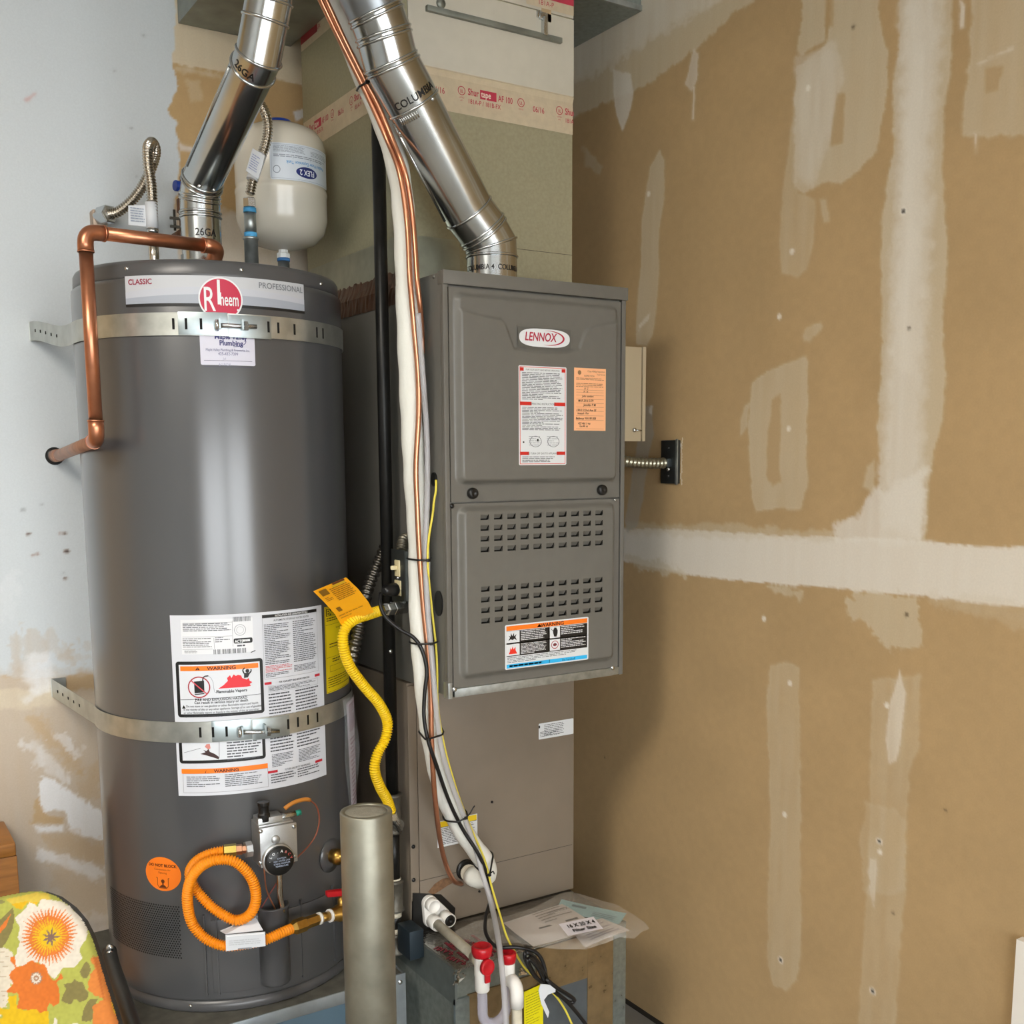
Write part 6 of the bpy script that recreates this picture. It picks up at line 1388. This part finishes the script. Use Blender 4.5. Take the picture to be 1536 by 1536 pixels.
# zip ties: tight bands round whatever lies in the bundle at that height
def ztie(label, py, reach=.05, tail=None, only=None):
    k = next(i for i in range(len(FOAM)) if pixel(FOAM[i])[1] >= py); c = FOAM[k]; t = (FOAM[k]-FOAM[max(0, k-3)]).normalized()
    u = t.cross(V(0, 1, 0)).normalized(); w = t.cross(u); pts = []
    for n_, (path, r) in enumerate(LAID):
        if only is not None and n_ not in only: continue
        best = None
        for a, b_ in zip(path, path[1:]):
            da, db = (a-c).dot(t), (b_-c).dot(t)
            if da*db <= 0 and da != db:
                q = a.lerp(b_, da/(da-db))
                if (q-c).length < reach: best = q
        if best is None: continue
        x0, y0 = (best-c).dot(u), (best-c).dot(w)
        pts += [(x0+(r+.0016)*math.cos(2*math.pi*m/24), y0+(r+.0016)*math.sin(2*math.pi*m/24)) for m in range(24)]
    pts = sorted(set(pts)); lo = []; up = []
    cr_ = lambda o, a, b: (a[0]-o[0])*(b[1]-o[1])-(a[1]-o[1])*(b[0]-o[0])
    for p in pts:
        while len(lo) > 1 and cr_(lo[-2], lo[-1], p) <= 0: lo.pop()
        lo.append(p)
    for p in reversed(pts):
        while len(up) > 1 and cr_(up[-2], up[-1], p) <= 0: up.pop()
        up.append(p)
    h = [c+u*x+w*y for x, y in lo[:-1]+up[:-1]]
    z = thing('zip_tie', label, 'zip tie', c, 'black zip ties on the line set')
    s = MB(); s.tube(h+[h[0]], .0020, 8, 0, False); s.build('band', m_black, z)
    hd = max(h, key=lambda p: (CAM-c).normalized().dot(p-c)+.35*(p-c).dot(_Xw)); d = (CAM-hd).normalized()*.002
    MB().box(hd.x+d.x-.0035, hd.x+d.x+.0035, hd.y+d.y-.0025, hd.y+d.y+.0025, hd.z-.003, hd.z+.003).build('head', m_black, z, bevel=.001)
    if tail:
        s = MB(); s.tube(catmull([hd+d]+[hd+d+V(*q) for q in tail], .005), .0015, 6); s.build('tail', m_black, z)
_Xw = ROT @ V(1, 0, 0)
def pixel(p): q = ROT.transposed() @ (p-CAM); return CX0+FPX*q.x/-q.z, CY0-FPX*q.y/-q.z
ztie('black zip tie high on the line set beside the furnace vent', 126)
ztie('black zip tie around the line set level with the outlet box', 832)
ztie('black zip tie with its tail curled around the black cord', 962)
ztie('black zip tie around the line set below the furnace bottom', 1095)
ztie('black zip tie with a raised tail beside the caution label', 1215, tail=((.008, -.004, .010), (.014, -.005, .020), (.019, -.004, .024)))
ztie('lowest black zip tie near the insulated line end', 1287, tail=((.006, -.005, .008), (.009, -.005, .001)))

# ------------------------------------------------------------------ outlet box, armoured cable
ob = thing('outlet_box', 'grey metal switch and outlet box on the furnace side', 'electrical box', V(FX0, 2.0, 1.16))
OX = .998; oy0, oy1 = onx(608, 880, OX).y, onx(589, 860, OX).y; oz0, oz1 = onx(600, 902, OX).z, onx(600, 826, OX).z
MB().box(OX, FX0-.0006, oy0+.002, oy1-.002, oz0+.002, oz1-.002).build('box', m_galv, ob, bevel=.001)
MB().box(OX-.002, OX+.0005, oy0-.002, oy1+.002, oz0-.002, oz1+.002).build('cover_plate', M('dark_steel_plate', '#5f625f', .35, .8), ob, bevel=.001)
m_ivory = M('ivory_plastic', '#dccfa4', .4)
zc = onx(597, 852, OX).z; s = MB(); s.box(OX-.005, OX-.001, (oy0+oy1)/2-.011, (oy0+oy1)/2+.011, zc-.017, zc+.017); s.box(OX-.018, OX-.003, (oy0+oy1)/2-.003, (oy0+oy1)/2+.003, zc-.003, zc+.006); s.build('toggle_switch', m_ivory, ob, bevel=.003)
zc2 = onx(600, 882, OX).z; MB().box(OX-.004, OX-.001, (oy0+oy1)/2-.014, (oy0+oy1)/2+.014, zc2-.016, zc2+.016).build('receptacle', m_ivory, ob, bevel=.004)
screw(ob, V(OX-.002, (oy0+oy1)/2, (zc+zc2)/2), (-1, 0, 0), .0025)
fc = thing('flexible_conduit', 'short ribbed conduit stub on top of the outlet box', 'conduit', V(1.0, 2.0, oz1))
b = MB(); b.rib([V(FX0+.002, 2.03, oz1+.022), V(1.015, 2.01, oz1+.020), V(1.005, 2.0, oz1-.001)], .011, .0016, .0055, 16); b.build('armour', M('ribbed_steel_conduit', '#7c776a', .4, .8), fc)
ac = thing('armoured_cable', 'dark spiral armoured cable hanging beside the water heater', 'cable', ony(530, 985, 2.08))
b = MB(); b.rib([ony(577, 820, 2.115), ony(567, 845, 2.11), ony(553, 880, 2.095), ony(545, 912, 2.07), ony(538, 945, 2.07), ony(532, 970, 2.07), ony(527, 1000, 2.09)], .0115, .0022, .0125, 20, step=.0016); b.build('armour', M('dark_spiral_armour', '#6a665e', .33, .9), ac)

# ------------------------------------------------------------------ right of the furnace
gb = thing('control_box', 'beige metal control box between the furnace and the drywall', 'control box', V(1.55, 2.0, 1.48))
GBY = 1.975; x1_ = ony(968, 560, GBY).x; xm = ony(962.5, 560, GBY).x; z1_, z0g = ony(950, 520, GBY).z, ony(950, 662, GBY).z
m_beige = M('beige_enamel', '#b5a68a', .4)
MB().box(FX1+.0012, x1_-.004, GBY+.004, GBY+.08, z0g+.003, z1_-.002).build('box', m_beige, gb, bevel=.001)
MB().box(FX1+.002, xm, GBY, GBY+.005, z0g, z1_).build('cover', m_beige, gb, bevel=.0015); MB().box(xm+.0015, x1_, GBY-.003, GBY+.006, z0g, z1_+.001).build('cover_lip', m_beige, gb, bevel=.0015)
q = ony(951, 645, GBY-.001); s = MB(); s.lathe([(.005, 0), (.005, .004), (.003, .006), (0, .006)], q, (0, -1, 0), 14); s.tube([q+V(0, -.004, 0), q+V(.009, -.007, -.001), q+V(.017, -.006, -.001)], .0018, 8); s.build('latch', m_zinc, gb)
wb = thing('wall_junction_box', 'dark metal junction box set into the drywall', 'electrical box', V(XW, 1.97, 1.383))
MB().box(XW-.010, XW-.0005, 1.944, 2.004, 1.384, 1.486).build('box_body', M('dark_box_steel', '#4d5253', .35, .8, var=.15, vscale=40), wb, bevel=.002)
MB().box(XW-.0125, XW-.0095, 1.942, 1.950, 1.382, 1.488).build('box_edge', m_galv, wb, bevel=.001)
for z in (1.402, 1.468): screw(wb, V(XW-.0105, 1.975, z), (-1, 0, 0), .003, m_black)
MB().box(XW-.022, XW-.009, 1.965, 1.985, 1.423, 1.443).build('connector', M('dark_box_steel', '#4d5253', .35, .8), wb, bevel=.002); screw(wb, V(XW-.022, 1.962, 1.418), (-1, -.4, 0), .0035)
chip = MB(); rn = random.Random(2)
for k in range(16):
    y = 1.9395-rn.uniform(0, .004); z = 1.38+.11*k/16; chip.add([(XW-.0006, y+.004, z), (XW-.0006, y, z+.003), (XW-.0006, y+.001, z+.008), (XW-.0006, y+.004, z+.009)], [(0, 1, 2, 3)])
o = chip.build('torn_drywall', M('torn_paper', '#d8cbb2', .9), wb, fix=False); o['kind'] = 'stuff'
fx = thing('conduit', 'flexible steel conduit from the furnace to the wall junction box', 'conduit', V(FX1, 2.0, 1.43))
b = MB(); b.rib([V(FX1-.002, 1.96, 1.4445), V(1.535, 1.961, 1.440), V(1.60, 1.966, 1.434), V(1.66, 1.972, 1.432), V(XW-.020, 1.976, 1.433)], .0112, .0020, .0125, 18, step=.0016); b.build('armour', M('steel_conduit', '#93907f', .3, .9), fx)

# ------------------------------------------------------------------ ironing board, wooden chest
ib = thing('ironing_board', 'ironing board with orange and yellow floral cover leaning beside the heater', 'ironing board', ond(60, 1536, 1.7))
DI = 1.62
outl = [(-260, 1352), (-120, 1356), (0, 1346), (35, 1339), (62, 1337), (85, 1345), (108, 1362), (125, 1382), (137, 1405), (147, 1435), (156, 1466), (166, 1498), (176, 1530), (186, 1570), (205, 1640), (225, 1720), (-260, 1720)]
# board plane: leaning back, facing the camera
ic = ond(60, 1440, DI); inx = ROT @ V(1, 0, 0); inx.z = 0; inx.normalize(); inn = (V(0, 0, 1).cross(inx)); inn = V(-inn.x, -inn.y, 0).normalized() if inn.dot(CAM-ic) < 0 else inn.normalized()
iu = (V(0, 0, 1)-inn*.28).normalized(); inrm = inx.cross(iu).normalized(); inrm = inrm if inrm.dot(CAM-ic) > 0 else -inrm
def onb(px, py): d = wr(px, py); return CAM+d*((ic-CAM).dot(inrm)/d.dot(inrm))
def bxy(p): q = p-ic; return q.dot(inx), q.dot(iu)
OUT = [bxy(onb(*p)) for p in outl]
ux = [p[0] for p in OUT]; uy = [p[1] for p in OUT]
zfloor = (0.004-ic.z)/iu.z
G = .0013; xs = np.arange(max(min(ux), -.18), max(ux), G); ys = np.arange(max(min(uy), -.17), max(uy)+G, G)
a, b2 = np.meshgrid(xs, ys, indexing='ij'); sd = sdf(OUT, a, b2)
LG = np.array(rgb('#b3b552')[:3]); col = np.zeros(a.shape+(3,))+LG
def fl(px, py): q = bxy(onb(px, py)); return q
SCL = (fl(160, 1440)[0]-fl(60, 1440)[0])/100
def paint(mask, c): col[mask] = np.array(rgb(c)[:3])
def ipoly(pts, c, wob=0.0):
    P = [fl(*p) for p in pts]; paint(sdf(P, a, b2)+wob*(noise2(a+3, b2+3, .006, 77)-.5) < 0, c)
def zi(zx, zy): return (zx/7.4556, 1330+zy/7.4556)
def zpoly(pts, c, wob=0.0): ipoly([zi(*p) for p in pts], c, wob)
def petal(cx, cy, r0, r1, n, c, ph=0., jag=.25, seed=1, sq=1.0):
    q = fl(*zi(cx, cy)); dx = a-q[0]; dy = (b2-q[1])/sq; an = np.arctan2(dy, dx); rad = np.hypot(dx, dy)/SCL*7.4556
    k = np.floor((an+ph)/(2*np.pi)*n); rr = np.random.RandomState(seed).rand(400)[(k.astype(int)) % 400]
    tri = np.abs(((an+ph)/(2*np.pi)*n-k)-.5)*2
    paint(rad < r0+(r1-r0)*(1-tri)*(1-jag+jag*rr), c)
CRM = '#e6dccb'
zpoly([(180, 180), (330, 130), (480, 150), (460, 190), (420, 170), (390, 200), (360, 160), (300, 235), (240, 230), (190, 190)], '#e0b30c'); zpoly([(100, 130), (200, 110), (420, 60), (540, 75), (600, 130), (480, 160), (330, 150), (180, 180)], '#dcc04a')
zpoly([(380, 160), (470, 200), (500, 140), (620, 130), (800, 220), (920, 340), (990, 470), (980, 570), (940, 700), (970, 780), (880, 880), (760, 890), (700, 980), (670, 1030), (600, 960), (570, 870), (480, 830), (240, 880), (215, 780), (260, 640), (270, 450), (230, 330), (300, 260)], CRM, .004)
petal(600, 530, 200, 335, 44, '#df7a2c', seed=2); petal(600, 535, 90, 225, 34, '#e6bd14', .05, seed=3); petal(620, 545, 30, 105, 9, '#85695a', .3, .6, 4)
zpoly([(-200, 100), (0, 190), (60, 180), (110, 160), (60, 140), (-200, 120)], '#8f8a52'); zpoly([(0, 400), (120, 290), (195, 215), (215, 300), (200, 440), (120, 610), (40, 700), (0, 690), (-200, 700), (-200, 400)], '#857a45'); zpoly([(-50, 560), (60, 430), (180, 280), (120, 430), (20, 540)], '#df7a2c')
zpoly([(-300, 700), (60, 670), (180, 700), (200, 760), (165, 800), (230, 880), (160, 960), (210, 1040), (130, 1140), (160, 1210), (150, 1330), (60, 1340), (90, 1420), (20, 1470), (-300, 1480)], '#ddd2bd', .006)
for k in range(12): zpoly([(-40+k*14, 720+k*52), (150+8*math.sin(k), 700+k*55), (150+8*math.sin(k), 704+k*55), (-40+k*14, 726+k*52)], '#b7a78f')
zpoly([(165, 770), (205, 760), (230, 880), (320, 850), (410, 800), (540, 850), (600, 960), (660, 1030), (720, 950), (740, 930), (760, 1000), (690, 1050), (720, 1130), (715, 1280), (650, 1310), (600, 1270), (560, 1380), (500, 1410), (450, 1350), (330, 1350), (240, 1330), (280, 1180), (140, 1140), (210, 1060), (160, 960), (230, 890)], '#dd7526', .004)
petal(455, 1000, 60, 75, 12, '#b0856a', 0, .2, 9); petal(455, 1000, 45, 62, 12, '#e6dccb', .1, .3, 5); petal(455, 1000, 26, 34, 9, '#b0856a', .1, .3, 6); petal(455, 1000, 10, 16, 7, '#e6dccb', .1, .3, 7)
zpoly([(150, 1190), (240, 1190), (250, 1330), (330, 1360), (450, 1350), (480, 1400), (600, 1360), (600, 1480), (560, 1600), (-100, 1600), (-60, 1480), (90, 1420), (20, 1330), (160, 1330)], '#e2b906', .004)
zpoly([(720, 1250), (760, 1180), (800, 1120), (770, 1070), (860, 1060), (880, 1020), (960, 1040), (1030, 1160), (1020, 1220), (940, 1270), (900, 1240), (840, 1275)], '#857a45', .004); zpoly([(920, 930), (980, 850), (1010, 820), (1060, 900), (1020, 1010), (960, 980)], '#857a45', .003); zpoly([(960, 1470), (980, 1350), (1050, 1220), (1130, 1240), (1080, 1340), (1090, 1400), (1060, 1490)], '#857a45', .003)
zpoly([(1040, 780), (1150, 770), (1230, 980), (1280, 1180), (1320, 1350), (1400, 1600), (1080, 1600), (1080, 1320), (1180, 1240), (1020, 1130), (1040, 960), (1080, 900)], '#dd8338', .004); zpoly([(1060, 760), (1100, 900), (1180, 1230), (1200, 1250), (1130, 930), (1090, 780)], '#c96f2c')
zpoly([(1260, 1180), (1285, 1190), (1330, 1440), (1290, 1420), (1250, 1290)], '#e2b906'); zpoly([(660, 1430), (700, 1460), (690, 1600), (640, 1600)], CRM); zpoly([(820, 1510), (920, 1490), (950, 1600), (800, 1600)], CRM)
col *= .68*(1+.08*(noise2(a+2, b2+2, .0035, 5)-.5)[..., None]*2)
dep_ = np.clip(-sd, 0, .02); hh = .016*np.sqrt(np.clip(1-(1-dep_/.02)**2, 0, 1))+.0022*np.sin(a*70+np.sin(b2*25)*2)*np.clip(-sd/.02, 0, 1)*np.clip((.10-b2)/.2, 0, 1)
inside = sd < G
idx = -np.ones(a.shape, int); idx[inside] = np.arange(inside.sum())
vs = [ic+inx*float(x)+iu*float(y)+inrm*float(h) for x, y, h in zip(a[inside], b2[inside], hh[inside])]
q4 = inside[:-1, :-1] & inside[1:, :-1] & inside[1:, 1:] & inside[:-1, 1:]
I, J = np.nonzero(q4); fsb = np.stack([idx[I, J], idx[I+1, J], idx[I+1, J+1], idx[I, J+1]], 1).tolist()
me = bpy.data.meshes.new('cover'); me.from_pydata(vs, [], fsb)
at = me.color_attributes.new('print', 'FLOAT_COLOR', 'POINT'); cc = np.concatenate([col[inside], np.ones((inside.sum(), 1))], 1); at.data.foreach_set('color', cc.reshape(-1).astype(np.float32))
mm = bpy.data.materials.new('floral_cotton'); mm.use_nodes = True; nt = mm.node_tree; vc_ = nt.nodes.new('ShaderNodeVertexColor'); vc_.layer_name = 'print'; nt.links.new(vc_.outputs[0], nt.nodes['Principled BSDF'].inputs['Base Color']); nt.nodes['Principled BSDF'].inputs['Roughness'].default_value = .9
me.materials.append(mm); me.polygons.foreach_set('use_smooth', [True]*len(me.polygons)); me.update()
oc = link(bpy.data.objects.new('cover', me), ib); oc['label'] = 'floral cotton cover'
s = MB(); lo = [p for p in OUT]; s.prism([ic+inx*max(p[0], -.35)*.97+iu*max(p[1], zfloor)*.97-inrm*.004 for p in lo], -inrm*.018); s.build('board', M('board_steel', '#4a4a48', .5, .5), ib)
m_leg = M('dark_painted_steel', '#3c3d3c', .45, .4)
a_, c_ = ony(166, 1428, 2.12), ond(215, 1600, 1.72)
s = MB(); s.tube(catmull([ony(164, 1426, 2.14), ony(168, 1445, 2.10), ony(180, 1480, 2.0), ony(192, 1515, 1.9), ony(210, 1570, 1.78)], .02), .014, 12); s.build('leg', m_leg, ib)
s = MB(); s.tube([ony(161, 1432, 2.13), ony(170, 1536, 1.98), ony(172, 1570, 1.95)], .008, 10); s.build('leg', m_leg, ib)
for p in ((165, 1421), (165, 1430)):
    q = ony(p[0], p[1], 2.12); s = MB(); s.lathe([(.007, 0), (.007, .004), (0, .005)], q, (-.3, -1, 0), 14); s.build('rivet', m_zinc, ib)
wc = thing('wooden_chest', 'orange brown wooden chest against the white wall', 'chest', (.05, 2.45, 0))
q = ony(25, 1275, 2.44)
m_wood = M('oiled_pine', '#a06a2e', .4, var=.22, vscale=14, stretch=(1, 1, 9), bump=.1)
MB().box(-.45, q.x, 2.44, 2.605, 0, q.z-.012).build('body', m_wood, wc, bevel=.003)
MB().box(-.455, q.x-.001, 2.436, 2.607, q.z-.012, q.z+.018).build('lid', m_wood, wc, bevel=.006)
